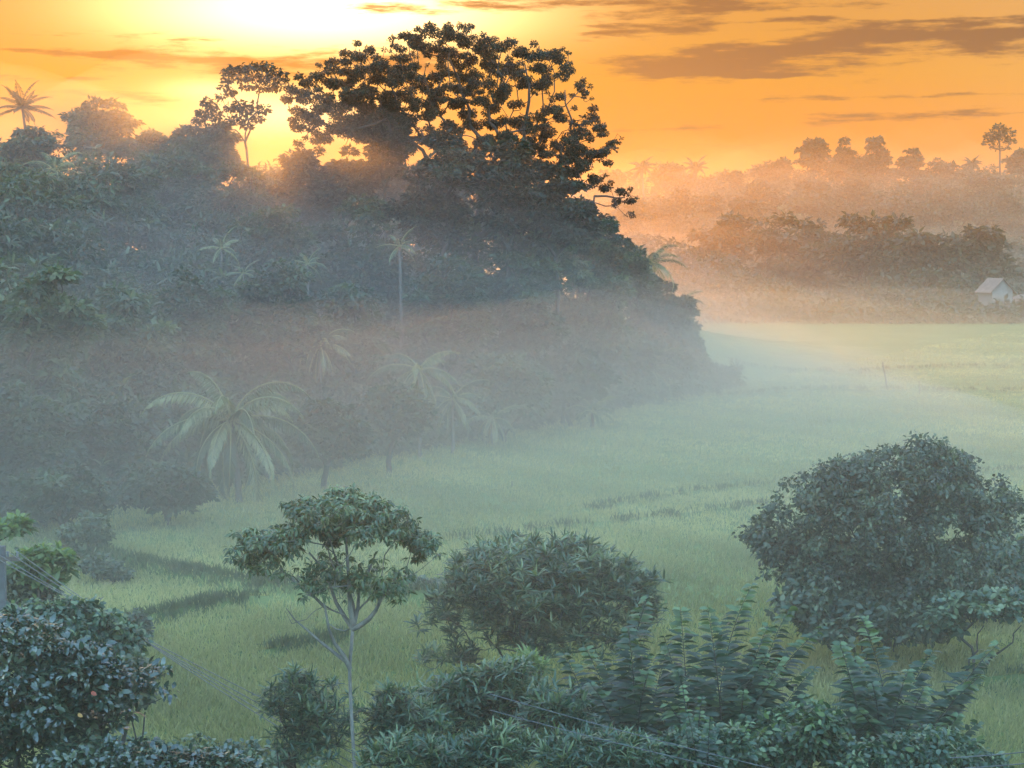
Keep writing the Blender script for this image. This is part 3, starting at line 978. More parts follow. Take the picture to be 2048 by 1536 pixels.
n = 7000
yy = 365 + 565 * rngG.random(n) ** 1.25
xx = (rngG.uniform(1150, 2250, n) - 1024) / FPX * yy
rr = rngG.uniform(1.6, 4.2, n) * (yy / 800) ** .5
hmax = np.where(yy < 600, 2.5 + 12.5 * smoothstep(365, 480, yy), 15.0) * (.75 + .35 * np.sin(xx * .13 + .02 * yy))
hill = np.stack([xx, yy, terrain(xx, yy) + .3 + hmax * rngG.random(n), rr, rr, rr * .8], 1)
V, T, v = pad_leaves(rngG, hill, 40, 1.3, .75, mode='dome', jitter=.4)
obj("hillside_undergrowth", raw_mesh("hillside_undergrowth", V, T, v), M['far'], kind="stuff", label="hazy low scrub filling the far slope between the trees", category="undergrowth")


# ------------------------------------------------------------------ houses in the haze
def quad_mesh(name, boxes):
    V, F, off = [], [], 0
    for (x0, x1, y0, y1, z0, z1) in boxes:
        v = [(x0, y0, z0), (x1, y0, z0), (x1, y1, z0), (x0, y1, z0), (x0, y0, z1), (x1, y0, z1), (x1, y1, z1), (x0, y1, z1)]
        V += v
        F += [tuple(off + i for i in f) for f in [(0, 3, 2, 1), (4, 5, 6, 7), (0, 1, 5, 4), (1, 2, 6, 5), (2, 3, 7, 6), (3, 0, 4, 7)]]
        off += 8
    me = bpy.data.meshes.new(name)
    me.from_pydata(V, [], F)
    return me


def house(label, px, d, w_, dep, eave, ridge, rot, base_drop=0):
    x = (px - 1024) / FPX * d
    g = gz(x, d) - base_drop
    t = thing("house", label, "house", (x, d, g), "houses on the far side of the field")
    t.rotation_euler = (0, 0, rot)
    h = w_ / 2
    me = bpy.data.meshes.new("house_wall")
    V = [(-h, 0, -1), (h, 0, -1), (h, dep, -1), (-h, dep, -1), (-h, 0, eave), (h, 0, eave), (h, dep, eave), (-h, dep, eave), (0, 0, ridge), (0, dep, ridge)]
    me.from_pydata(V, [], [(0, 3, 2, 1), (0, 1, 5, 8, 4), (2, 3, 7, 9, 6), (1, 2, 6, 5), (3, 0, 4, 7), (5, 6, 9, 8), (7, 4, 8, 9)])
    obj("wall", me, M['wall'], t)
    o_ = .6
    k = (ridge - eave) / h
    rv, rf = [], []
    for s_ in (-1, 1):
        b = len(rv)
        for yy_ in (-o_, dep + o_):
            rv += [(s_ * (h + o_), yy_, eave - k * o_ + .03), (0, yy_, ridge + .03), (0, yy_, ridge + .18), (s_ * (h + o_), yy_, eave - k * o_ + .18)]
        rf += [(b, b + 1, b + 2, b + 3), (b + 4, b + 7, b + 6, b + 5), (b, b + 4, b + 5, b + 1), (b + 3, b + 2, b + 6, b + 7), (b, b + 3, b + 7, b + 4)]
    me = bpy.data.meshes.new("house_roof")
    me.from_pydata(rv, [], rf)
    obj("roof", me, M['roof'], t)
    for wx in ((-h * .45, h * .45) if w_ > 3 else (0,)):
        obj("window", quad_mesh("house_window", [(wx - .55, wx + .55, -.06, .02, eave * .55, eave * .55 + 1.2)]), M['dark'], t)
    obj("door", quad_mesh("house_door", [(-.5, .5, -.07, .02, 0, 2.1)]), M['wood'], t)
    return t


house("small pale gabled house half hidden by trees on the far slope", 1368, 640, 7.0, 12, 7.0, 9.6, R(-14))
house("white gabled building in haze at the field's far right corner", 2004, 372, 4.2, 7, 6.2, 8.4, R(8))
house("low white building beside the gabled one, cut by the right picture edge", 2066, 372, 7.0, 7, 4.0, 5.2, R(4))
# water tank on a frame
tx, td = (1870 - 1024) / FPX * 720, 720
tg = gz(tx, td)
t = thing("water_tank", "pale water tank on a tall frame among the far slope trees", "water tank", (tx, td, tg))
ztop = at(1870, 396, td)[2] - tg
zt = [np.array([0, 0, z]) for z in (ztop - 3.4, ztop - 3.3, ztop - .8, ztop - .4, ztop)]
V, T = tube_geo([(np.array(zt), [1.5, 1.65, 1.65, 1.2, .4])], 16)
obj("tank", raw_mesh("water_tank_drum", V, T, smooth=True), M['tank'], t)
obj("platform", quad_mesh("tank_platform", [(-1.9, 1.9, -1.9, 1.9, ztop - 3.7, ztop - 3.42)]), M['concrete'], t)
for sx in (-1, 1):
    for sy in (-1, 1):
        obj("leg", quad_mesh("tank_leg", [(sx * 1.6 - .15, sx * 1.6 + .15, sy * 1.6 - .15, sy * 1.6 + .15, -.5, ztop - 3.7)]), M['concrete'], t)


# ------------------------------------------------------------------ the rice field
def field_tone(x, y):
    return .5 + .22 * np.sin(x * .21 + .6 * np.sin(y * .11)) * np.sin(y * .13 + .8) + .18 * np.sin(x * .07 - y * .19 + 2 * np.sin(x * .05)) + .14 * np.sin(x * .63 + y * .41)


def blades(rng, x, y, per, h0, h1, w0, tone, spread=.16):
    n = len(x)
    idx = np.repeat(np.arange(n), per)
    m = len(idx)
    px_, py_ = x[idx] + rng.normal(size=m) * spread, y[idx] + rng.normal(size=m) * spread
    base_ = np.stack([px_, py_, terrain(px_, py_) - .03], 1)
    dist = y[idx]
    D = unit(np.stack([rng.normal(size=m) * .28, rng.normal(size=m) * .28, np.ones(m)], 1))
    th = rng.uniform(0, math.pi, m)
    N = np.stack([np.cos(th), np.sin(th), np.zeros(m)], 1)
    L = rng.uniform(h0, h1, m)
    W = w0 * (1 + dist / 110) * rng.uniform(.7, 1.3, m)
    V, T, li = leaf_geo(base_, D, N, L, W, 'rhomb', .25, .0)
    return V, T, np.clip(tone[idx] + rng.uniform(-.28, .28, m), 0, 1)[li]


n = 210000
u = rngG.random(n)
d0, d1 = 40.0, 330.0
dd = (d0 ** -.6 + u * (d1 ** -.6 - d0 ** -.6)) ** (1 / -.6)
xf = rngG.uniform(-1, 1, n) * (.30 * dd + 4)
keep = (xf > -25 + (dd - 95) * .475 - 1.5) & (rngG.random(n) < .35 + .75 * field_tone(xf * 1.7 + 9, dd * 1.3))
for poly, hw, hh_ in BUND_W:
    keep &= seg_dist(xf, dd, poly) > hw * (1.1 if hh_ > .21 and poly[0][1] < 92 else .5)
xf, dd = xf[keep], dd[keep]
V, T, v = blades(rngG, xf, dd, 4, .15, .36, .019, np.clip(field_tone(xf, dd), 0, 1))
obj("rice_grass", raw_mesh("rice_grass", V, T, v), M['rice'], kind="stuff", label="misty green rice field between forest and foreground trees", category="rice field")

bxs, bys = [], []
for bi, (poly, hw, hh_) in enumerate(BUND_W):
    for a, b in zip(poly[:-1], poly[1:]):
        L = np.linalg.norm(b - a)
        k = int(L * (15 if bi < 3 else 3))
        q = a + (b - a) * rngG.random((k, 1)) + rngG.normal(size=(k, 2)) * hw * .6
        bxs.append(q[:, 0]); bys.append(q[:, 1])
bxs, bys = np.concatenate(bxs), np.concatenate(bys)
V, T, v = blades(rngG, bxs, bys, 8, .22, .55, .026, rngG.random(len(bxs)) * .8, .2)
obj("bund_weeds", raw_mesh("bund_weeds", V, T, v), M['weed'], kind="stuff", label="dark weeds along the raised banks between the paddies", category="weeds")

for i, (p0, p1, r_, lab) in enumerate([((1776, 783), (1765, 724), .10, "taller leaning stick standing out in the misty field"),
                                       ((1839, 788), (1838, 762), .08, "short upright stick right of the leaning one in the field"),
                                       ((1024, 975), (1024, 962), .05, "tiny stick in the field near the forest's edge")]):
    g = on_ground(*p0)
    top = at(p1[0], p1[1], g[1])
    g[2] = gz(g[0], g[1])
    V, T = tube_geo([(stem_line(g + [0, 0, -.3], top, 5, .012, rngG) - g, np.linspace(r_, r_ * .7, 5))], 7)
    o = obj("field_stick", raw_mesh("field_stick", V, T, smooth=True), M['wood'], label=lab, category="stick", group="sticks standing in the field")
    o.location = g


# ------------------------------------------------------------------ foreground trees and shrubs
def px_ell(px, py, rx, ry, d, dep=1.0, dj=0.0):
    p = at(px, py, d + dj)
    s_ = m_px(d)
    return [*p, rx * s_, rx * s_ * dep, ry * s_]


# slender umbrella tree
D_S = 40.0
SL = [(650,200),(720,190),(700,270),(620,260),(880,195),(990,140),(1060,190),(1150,190),(1250,200),(1340,215),(930,255),(1050,255),(1150,270),(1270,285),(1370,280),(1430,310),
      (650,330),(740,345),(850,345),(950,365),(1070,345),(1180,355),(1300,365),(1400,360),(1500,400),(1580,440),(1660,485),(1600,520),(1700,525),(1780,570),(1835,530),(1750,630),(1680,610),
      (560,440),(480,490),(400,505),(300,530),(200,515),(130,505),(165,590),(260,600),(350,605),(450,595),(540,560),(220,690),(300,740),(380,740),(450,670),
      (640,470),(720,440),(820,440),(900,470),(1000,470),(1100,460),(1200,470),(1300,480),(1400,470),(130,740),(260,800)]
rng = np.random.default_rng(5)
pads = []
for zx, zy in SL:
    px, py = 460 + zx * .2213, 960 + zy * .2213
    edge_ = abs(px - 675) / 190
    p = at(px, py, D_S + rng.uniform(-1, 1) * 1.35 * math.sqrt(max(.05, 1 - edge_ ** 2)))
    r_ = rng.uniform(.10, .20)
    pads.append([*p, r_ * 1.2, r_ * 1.2, r_ * .5])
    for k in range(4):
        o = rng.uniform(-1, 1, 3) * np.array([.36, .6, .19])
        q_ = rng.uniform(.5, 1)
        pads.append([*(p + o), r_ * q_, r_ * q_, r_ * .45 * q_])
top_pads = np.array(pads)
low = []
for zx, zy in [(780,800),(740,850),(850,750),(830,900),(960,760),(1000,880),(1150,780),(1250,850),(1300,800),(1400,900),(1450,960),(1350,1010),(1500,1010),(1200,900),(880,830),(700,900),(1060,960),(800,980),
               (1480,880),(1560,900),(1100,860),(1330,930)]:
    p = at(460 + zx * .2213, 960 + zy * .2213, D_S + rng.uniform(-1.1, 1.1))
    low.append([*p, .10, .12, .07])
    for k in range(5):
        low.append([*(p + rng.uniform(-1, 1, 3) * np.array([.36, .6, .34])), .07, .08, .05])
twigs = np.array([[*at(460 + zx * .2213, 960 + zy * .2213, D_S + rng.uniform(-.6, .6)), .05, .05, .05] for zx, zy in
                  [(495, 1180), (545, 1130), (600, 1240), (850, 1190), (790, 1170), (690, 1260), (1600, 310), (1555, 370), (1700, 830), (1640, 860), (930, 1180), (560, 1300)]])
allp = np.concatenate([top_pads, np.array(low)])
tb = at(712, 1536, D_S)
gx0 = np.array([tb[0] + .06, D_S, gz(tb[0], D_S) - .3])
trunk = np.array([gx0] + [at(x, y, D_S) for x, y in [(711, 1600), (709, 1536), (704, 1450), (701, 1390), (699, 1335), (703, 1290), (706, 1250)]])
extra = []
for pts, r0, r1 in [([(700, 1337), (688, 1312), (668, 1285), (657, 1255), (650, 1215), (645, 1190)], .055, .015),
                    ([(694, 1325), (668, 1305), (640, 1283), (612, 1258), (590, 1240), (572, 1216)], .045, .010),
                    ([(706, 1258), (722, 1250), (738, 1238), (752, 1220), (764, 1195), (782, 1172), (800, 1140)], .065, .02),
                    ([(706, 1258), (690, 1235), (672, 1205), (660, 1170), (640, 1130), (618, 1105)], .06, .02),
                    ([(707, 1254), (700, 1215), (698, 1170), (695, 1120), (692, 1075)], .065, .025),
                    ([(707, 1254), (716, 1215), (718, 1180), (735, 1150), (750, 1110)], .05, .02),
                    ([(650, 1215), (625, 1190), (590, 1165), (560, 1135)], .035, .018),
                    ([(706, 1254), (690, 1262), (672, 1258), (655, 1245)], .02, .012)]:
    extra.append((np.array([at(x, y, D_S + .12 * k * (1 if len(extra) % 2 else -1)) for k, (x, y) in enumerate(pts)]), np.linspace(r0, r1, len(pts))))
plant("slender_tree", "slender pale-trunked tree with flat airy green crown standing before the field", "tree", (gx0[0], D_S, gx0[2] + .3), trunk, allp,
      dict(n_per=34, L=.125, W=.042, mode='fill', kind='oval', droop=.45, jitter=.45, up=1.0), M['slender'], M['palebark'], 31, step=.28, wander=.10, r_tip=.0052, sides=6, up=.35,
      extra=extra, skel_pads=np.concatenate([allp[::3], twigs]), e=2.15)

# round whorl-leaved tree in the middle
def bush(name, label, ells, d, base_px, seed, mat, leaf, n_pads, pr, flat=.7, inner=.55, low=-.5, group=None, bark='bark', r_tip=.008, step=.4, cat='tree', fork_h=.25, extra_pads=None, stems=1, trunk_name='trunk', up=.3, sides=5, crown_name='crown', sprays=.18):
    rng = np.random.default_rng(seed)
    ells = np.array(ells)
    pads = ell_pads(rng, ells, n_pads, pr, flat, inner, low)
    k_ = max(4, int(n_pads * sprays))                    # sprays that stick out of the outline
    e_ = ells[rng.integers(len(ells), size=k_)]
    u_ = rand_dirs(rng, k_)
    u_[:, 2] = np.abs(u_[:, 2]) * .9 - .2
    r_ = pr * rng.uniform(.3, .65, k_)
    pads = np.concatenate([pads, np.column_stack([e_[:, :3] + u_ * e_[:, 3:] * rng.uniform(.98, 1.26, (k_, 1)), r_, r_, r_ * .8])])
    if extra_pads is not None:
        pads = np.concatenate([pads, extra_pads])
    bxx = (base_px - 1024) / FPX * d
    g = gz(bxx, d)
    pads[:, 2] = np.maximum(pads[:, 2], terrain(pads[:, 0], pads[:, 1]) + .12)
    zt_ = g + (ells[:, 2].mean() - g) * fork_h + .15
    ex = []
    for s_ in range(stems - 1):
        a_ = rng.uniform(0, 6.28)
        tgt = pads[rng.integers(len(pads)), :3]
        b0 = np.array([bxx + math.cos(a_) * .35, d + math.sin(a_) * .35, g - .2])
        ex.append((stem_line(b0, b0 + (tgt - b0) * .8, 8, .03, rng), np.linspace(r_tip * 7, r_tip * 2, 8)))
    sk = pads[::max(1, len(pads) // 260)]
    return plant(name, label, cat, (bxx, d, g), stem_line((bxx, d, g - .3), (bxx, d, zt_), 5, .02, rng), pads, leaf, M[mat], M[bark], seed + 1, group, step=step,
                 wander=.12, r_tip=r_tip, sides=sides, up=up, extra=ex, skel_pads=sk, trunk_name=trunk_name, crown_name=crown_name)


d = 60.0
bush("rounded_tree", "dense dome shaped tree with whorled strap leaves, right of the slender tree",
     [px_ell(1085, 1195, 185, 105, d), px_ell(935, 1245, 88, 82, d), px_ell(905, 1318, 58, 50, d), px_ell(1225, 1215, 92, 92, d), px_ell(1285, 1220, 38, 80, d),
      px_ell(1090, 1128, 160, 52, d), px_ell(1010, 1170, 120, 80, d, 1, -2), px_ell(1160, 1170, 120, 80, d, 1, 2), px_ell(1130, 1270, 150, 60, d)],
     d, 1060, 41, 'mango', dict(n_per=17, L=.34, W=.062, mode='rosette', kind='strap', droop=.22), 1400, .15, .9, .6, -.35, r_tip=.010, step=.6, stems=5, fork_h=.3, sprays=.07)
d = 66.0
bush("broadleaf_tree", "largest dusky broad-leaved tree standing alone in the field at right",
     [px_ell(1790, 1060, 200, 140, d), px_ell(1640, 1030, 110, 95, d), px_ell(1560, 1075, 70, 55, d), px_ell(1900, 1000, 105, 85, d), px_ell(1965, 1035, 66, 50, d),
      px_ell(1800, 945, 120, 58, d), px_ell(1640, 1135, 120, 65, d), px_ell(1850, 1170, 180, 80, d), px_ell(1700, 960, 90, 50, d), px_ell(1540, 1085, 46, 30, d),
      px_ell(1880, 930, 60, 45, d), px_ell(1720, 1190, 130, 60, d), px_ell(2010, 1010, 30, 22, d)],
     d, 1790, 45, 'bush', dict(n_per=58, L=.155, W=.082, mode='fill', kind='oval', droop=.25, jitter=.6), 820, .34, .75, .45, -.6, r_tip=.010, step=.7, stems=6, sprays=.34, fork_h=.3)
d = 71.0
bush("leafy_shrub", "leafy shrub against the right picture edge behind the large broad-leaved tree",
     [px_ell(2000, 1150, 90, 62, d), px_ell(2060, 1130, 70, 60, d), px_ell(1940, 1190, 70, 45, d)], d, 2010, 47, 'hedge',
     dict(n_per=34, L=.26, W=.14, mode='fill', kind='oval', jitter=.5), 150, .34, .8, .5, -.6, cat='shrub', stems=4)
d = 61.0
bush("creeper_mound", "leafy green creeper mound spilling down at the large tree's right foot",
     [px_ell(1930, 1225, 70, 26, d), px_ell(2010, 1215, 70, 32, d), px_ell(1890, 1255, 40, 18, d), px_ell(2060, 1230, 60, 26, d)], d, 1960, 49, 'hedge',
     dict(n_per=30, L=.22, W=.15, mode='dome', kind='oval', jitter=.4, up=1.0), 110, .26, .6, .5, -.3, cat='creeper', stems=3)
d = 63.0
bush("dark_shrub", "shadowed low shrub beneath the large broad-leaved tree", [px_ell(1690, 1240, 110, 45, d), px_ell(1810, 1250, 100, 40, d), px_ell(1610, 1215, 60, 40, d)], d, 1720, 51, 'bush',
     dict(n_per=32, L=.24, W=.13, mode='fill', kind='oval', jitter=.5), 170, .28, .8, .5, -.6, cat='shrub', stems=4)
d = 79.0
bush("small_bush", "small twiggy bush between slender tree and dome shaped tree", [px_ell(830, 1208, 34, 16, d), px_ell(862, 1214, 20, 12, d)], d, 838, 53, 'bush',
     dict(n_per=26, L=.22, W=.11, mode='fill', kind='oval', jitter=.5), 40, .2, .8, .5, -.6, cat='shrub', stems=3)

# left middle ground
d = 86.0
bush("bushy_tree", "rounded pale bushy tree on the field's left edge behind the lime shrubs", [px_ell(170, 1090, 48, 50, d), px_ell(185, 1065, 30, 28, d), px_ell(150, 1120, 40, 40, d)], d, 168, 55, 'forest_pale',
     dict(n_per=40, L=.24, W=.13, mode='dome', kind='oval', jitter=.5), 110, .3, .75, .5, -.5, stems=3)
d = 57.0
bush("lime_shrub", "lime topped shrub with drooping leaves right of the grey post", [px_ell(85, 1120, 42, 26, d), px_ell(55, 1140, 36, 30, d), px_ell(128, 1128, 20, 22, d), px_ell(90, 1160, 40, 22, d)], d, 62, 57, 'lime',
     dict(n_per=20, L=.27, W=.11, mode='rosette', kind='oval', droop=.5), 90, .2, .9, .6, -.3, cat='shrub', stems=4)
d = 59.0
bush("lime_shrub", "lime leaf tuft on a stalk at the left edge above the grey post", [px_ell(18, 1058, 30, 20, d), px_ell(42, 1060, 14, 18, d)], d, 28, 59, 'lime',
     dict(n_per=20, L=.27, W=.11, mode='rosette', kind='oval', droop=.5), 34, .2, .9, .6, -.3, cat='shrub', stems=3)
d = 58.0
bush("brown_shrub", "dull brown stalky shrub below the lime topped one", [px_ell(60, 1185, 50, 30, d), px_ell(40, 1150, 30, 50, d)], d, 48, 61, 'bush',
     dict(n_per=20, L=.2, W=.08, mode='fill', kind='oval', jitter=.6, droop=.4), 70, .25, .9, .4, -.7, cat='shrub', stems=5)
d = 68.0
bush("lone_shrub", "small dark shrub alone in the field just above the power lines", [px_ell(268, 1258, 30, 22, d), px_ell(283, 1246, 14, 18, d)], d, 268, 63, 'bush',
     dict(n_per=30, L=.18, W=.1, mode='fill', kind='oval', jitter=.5), 60, .16, .8, .4, -.7, cat='shrub', stems=4)
d = 80.0
bush("bank_shrub", "ragged low shrub where the long weedy bank meets the left trees", [px_ell(215, 1140, 36, 18, d), px_ell(190, 1128, 26, 18, d), px_ell(245, 1150, 18, 10, d)], d, 214, 65, 'bush',
     dict(n_per=30, L=.22, W=.1, mode='fill', kind='oval', jitter=.5), 60, .2, .8, .4, -.7, cat='shrub', stems=4)

# glossy-leaved trees bottom left
d = 38.0
spray = np.array([[*at(x, y, d + rngG.uniform(-.6, .6)), .15, .18, .11] for x, y in
                  [(300, 1340), (325, 1345), (318, 1380), (340, 1388), (290, 1370), (270, 1395), (250, 1410), (262, 1430), (225, 1430), (238, 1445), (280, 1350), (215, 1415), (232, 1460)]])
gloss_tree = bush("glossy_tree", "dark glossy-leaved tree with glinting leaves and one red leaf, bottom left corner",
     [px_ell(70, 1400, 120, 110, d), px_ell(150, 1350, 90, 70, d), px_ell(40, 1290, 80, 60, d), px_ell(110, 1480, 110, 70, d), px_ell(200, 1370, 60, 50, d), px_ell(10, 1480, 70, 90, d)],
     d, 90, 71, 'gloss', dict(n_per=26, L=.17, W=.075, mode='dome', kind='oval', droop=.2, jitter=.45, up=.9), 430, .2, .7, .5, -.7, r_tip=.008, step=.35, extra_pads=spray, stems=3)
b0 = np.array(gloss_tree.location)
V, T = tube_geo([(np.array([at(x, y, d) for x, y in [(150, 1600), (178, 1530), (200, 1490), (222, 1452), (246, 1412), (285, 1370)]]) - b0, np.linspace(.05, .014, 6))], 6)
obj("limb", raw_mesh("glossy_tree_limb", V, T, smooth=True), M['bark'], gloss_tree)
for nm, mt, px, py, s_ in (("red_leaf", 'red', 182, 1384, .13), ("yellow_leaf", 'amber', 155, 1428, .12)):
    P = at(px, py, d - 1.6)[None] - b0
    V, T, li = leaf_geo(P, np.array([[.75, -.2, -.35]]), np.array([[.1, -.9, .5]]), s_, s_ * .62, 'oval', .15)
    V2, T2, _ = leaf_geo(P + .02, np.array([[.3, -.2, -.75]]), np.array([[-.1, -.9, .3]]), s_ * .8, s_ * .5, 'oval', .15)
    obj(nm, raw_mesh(nm, np.concatenate([V, V2]), np.concatenate([T, T2 + len(V)]), np.full(len(T) * 2, .5)), M[mt], gloss_tree, label="single old leaf turned colour")
d = 46.0
bush("leafy_shrub", "pale leafy shrub behind the glossy tree, under the power lines", [px_ell(120, 1250, 100, 50, d), px_ell(190, 1290, 90, 50, d), px_ell(60, 1240, 60, 40, d), px_ell(245, 1330, 50, 50, d)], d, 150, 73, 'hedge',
     dict(n_per=28, L=.17, W=.085, mode='fill', kind='oval', droop=.2, jitter=.5), 260, .24, .75, .5, -.6, cat='shrub', stems=5)
d = 42.0
bush("leafy_shrub", "rounded shaded shrub right of the glossy tree's leaning limb", [px_ell(235, 1390, 70, 50, d), px_ell(270, 1345, 45, 30, d)], d, 240, 75, 'bush',
     dict(n_per=26, L=.16, W=.09, mode='fill', kind='oval', jitter=.5), 110, .2, .75, .5, -.5, cat='shrub', stems=4)
d = 36.5
bush("glossy_shrub", "low glossy shrub along the bottom edge right of the glossy tree", [px_ell(240, 1520, 90, 30, d), px_ell(330, 1530, 70, 26, d), px_ell(150, 1530, 60, 30, d)], d, 250, 77, 'gloss',
     dict(n_per=24, L=.15, W=.07, mode='dome', kind='oval', jitter=.5, up=.9), 120, .17, .7, .5, -.4, cat='shrub', stems=4)
d = 37.0
bush("glossy_shrub", "small glossy shrub by the bottom edge, left of the slender tree's trunk", [px_ell(425, 1530, 50, 22, d), px_ell(480, 1545, 40, 18, d)], d, 440, 79, 'gloss',
     dict(n_per=24, L=.14, W=.065, mode='dome', kind='oval', jitter=.5, up=.9), 60, .16, .7, .5, -.4, cat='shrub', stems=3)

# low plants on the rough ground, bottom left
n = 420
yy = rngG.uniform(43, 53, n)
pxs = rngG.uniform(170, 640, n)
xx = (pxs - 1024) / FPX * yy
rr = rngG.uniform(.10, .26, n)
gp = np.stack([xx, yy, terrain(xx, yy) + rngG.uniform(0, .35, n), rr, rr, rr * .7], 1)
V, T, v = pad_leaves(rngG, gp, 22, .17, .085, mode='dome', kind='oval', jitter=.5, up=.9)
obj("ground_cover", raw_mesh("ground_cover", V, T, v), M['hedge'], kind="stuff", label="rough low leafy plants on the near field's edge", category="ground cover")


# shrubs with whorls of strap leaves along the bottom
STRAP = [ # label, ells, d, base px, mat, n, L
 ("dark dense shrub hugging the slender tree's trunk on its left", [(600, 1410, 68, 55), (640, 1440, 70, 70), (585, 1370, 40, 30), (620, 1490, 80, 60)], 43, 615, 'hedge', 260, .24),
 ("strappy shrub with a pointed tuft just right of the slender trunk", [(800, 1410, 40, 34), (770, 1450, 50, 50), (830, 1460, 60, 50)], 43.5, 800, 'hedge', 170, .27),
 ("strappy shrub below the dome shaped tree's left side", [(905, 1395, 70, 45), (890, 1450, 80, 50)], 45, 900, 'hedge', 190, .30),
 ("strappy shrub below the dome shaped tree's centre, yellowish leaf tips", [(1010, 1370, 70, 42), (1030, 1420, 80, 50), (960, 1380, 40, 30)], 45.5, 1010, 'mango', 220, .32),
 ("pale spiky tuft showing under the dome shaped tree", [(1045, 1330, 26, 18), (1055, 1345, 36, 20)], 52, 1048, 'lime', 40, .36),
 ("strappy shrub at the foot of the leftmost feathery shrub", [(1110, 1420, 70, 50), (1130, 1480, 80, 50)], 42.5, 1115, 'hedge', 190, .28),
 ("low strappy shrub at the bottom edge right of the slender trunk", [(800, 1510, 80, 36), (880, 1520, 70, 34)], 38, 830, 'hedge', 170, .24),
 ("low strappy shrub at the bottom edge below the yellowish tipped one", [(1000, 1500, 80, 44), (940, 1520, 60, 30)], 38.5, 980, 'hedge', 180, .25),
 ("low strappy shrub at the bottom edge, crossed by two wires", [(1160, 1515, 90, 36), (1240, 1510, 70, 40)], 38, 1190, 'hedge', 180, .24),
]
for i, (lab, es, d, bp, mt, n_, L_) in enumerate(STRAP):
    bush("strap_leaf_shrub", lab, [px_ell(*e_, d) for e_ in es], d, bp, 120 + i * 2, mt, dict(n_per=15, L=L_, W=L_ * .17, mode='rosette', kind='strap', droop=.3),
         n_, .13, .9, .55, -.45, cat='shrub', stems=4, group="strap-leaved shrubs along the near edge", r_tip=.007)
OVAL = [
 ("leafy low shrub at the bottom edge between the feathery shrubs", [(1390, 1505, 80, 40), (1460, 1490, 60, 40)], 40, 1420, 'hedge', 150),
 ("leafy low shrub at the bottom edge left of the biggest feathery shrub", [(1560, 1505, 70, 40), (1620, 1480, 60, 36)], 40.5, 1580, 'frond', 140),
 ("leafy low shrub at the bottom edge under the biggest feathery shrub", [(1740, 1520, 90, 34), (1830, 1510, 80, 40)], 40, 1780, 'hedge', 160),
 ("sprawling twiggy shrub at the bottom right, beside the two corner wires", [(1920, 1510, 50, 30), (1965, 1530, 50, 20), (1880, 1480, 30, 30)], 41, 1920, 'hedge', 110),
 ("bright broad-leaved sapling in front of the biggest feathery shrub", [(1650, 1445, 34, 36), (1620, 1470, 30, 24)], 40, 1640, 'frond', 44),
 ("pale leafy shrub low between the two right feathery shrubs", [(1600, 1440, 50, 30), (1560, 1450, 40, 30)], 43.5, 1580, 'frond', 90),
]
for i, (lab, es, d, bp, mt, n_) in enumerate(OVAL):
    bush("leafy_shrub", lab, [px_ell(*e_, d) for e_ in es], d, bp, 150 + i * 2, mt, dict(n_per=24, L=.16, W=.075, mode='fill', kind='oval', jitter=.5),
         n_, .17, .8, .5, -.6, cat='shrub', stems=3, group="low shrubs along the bottom edge", r_tip=.007)


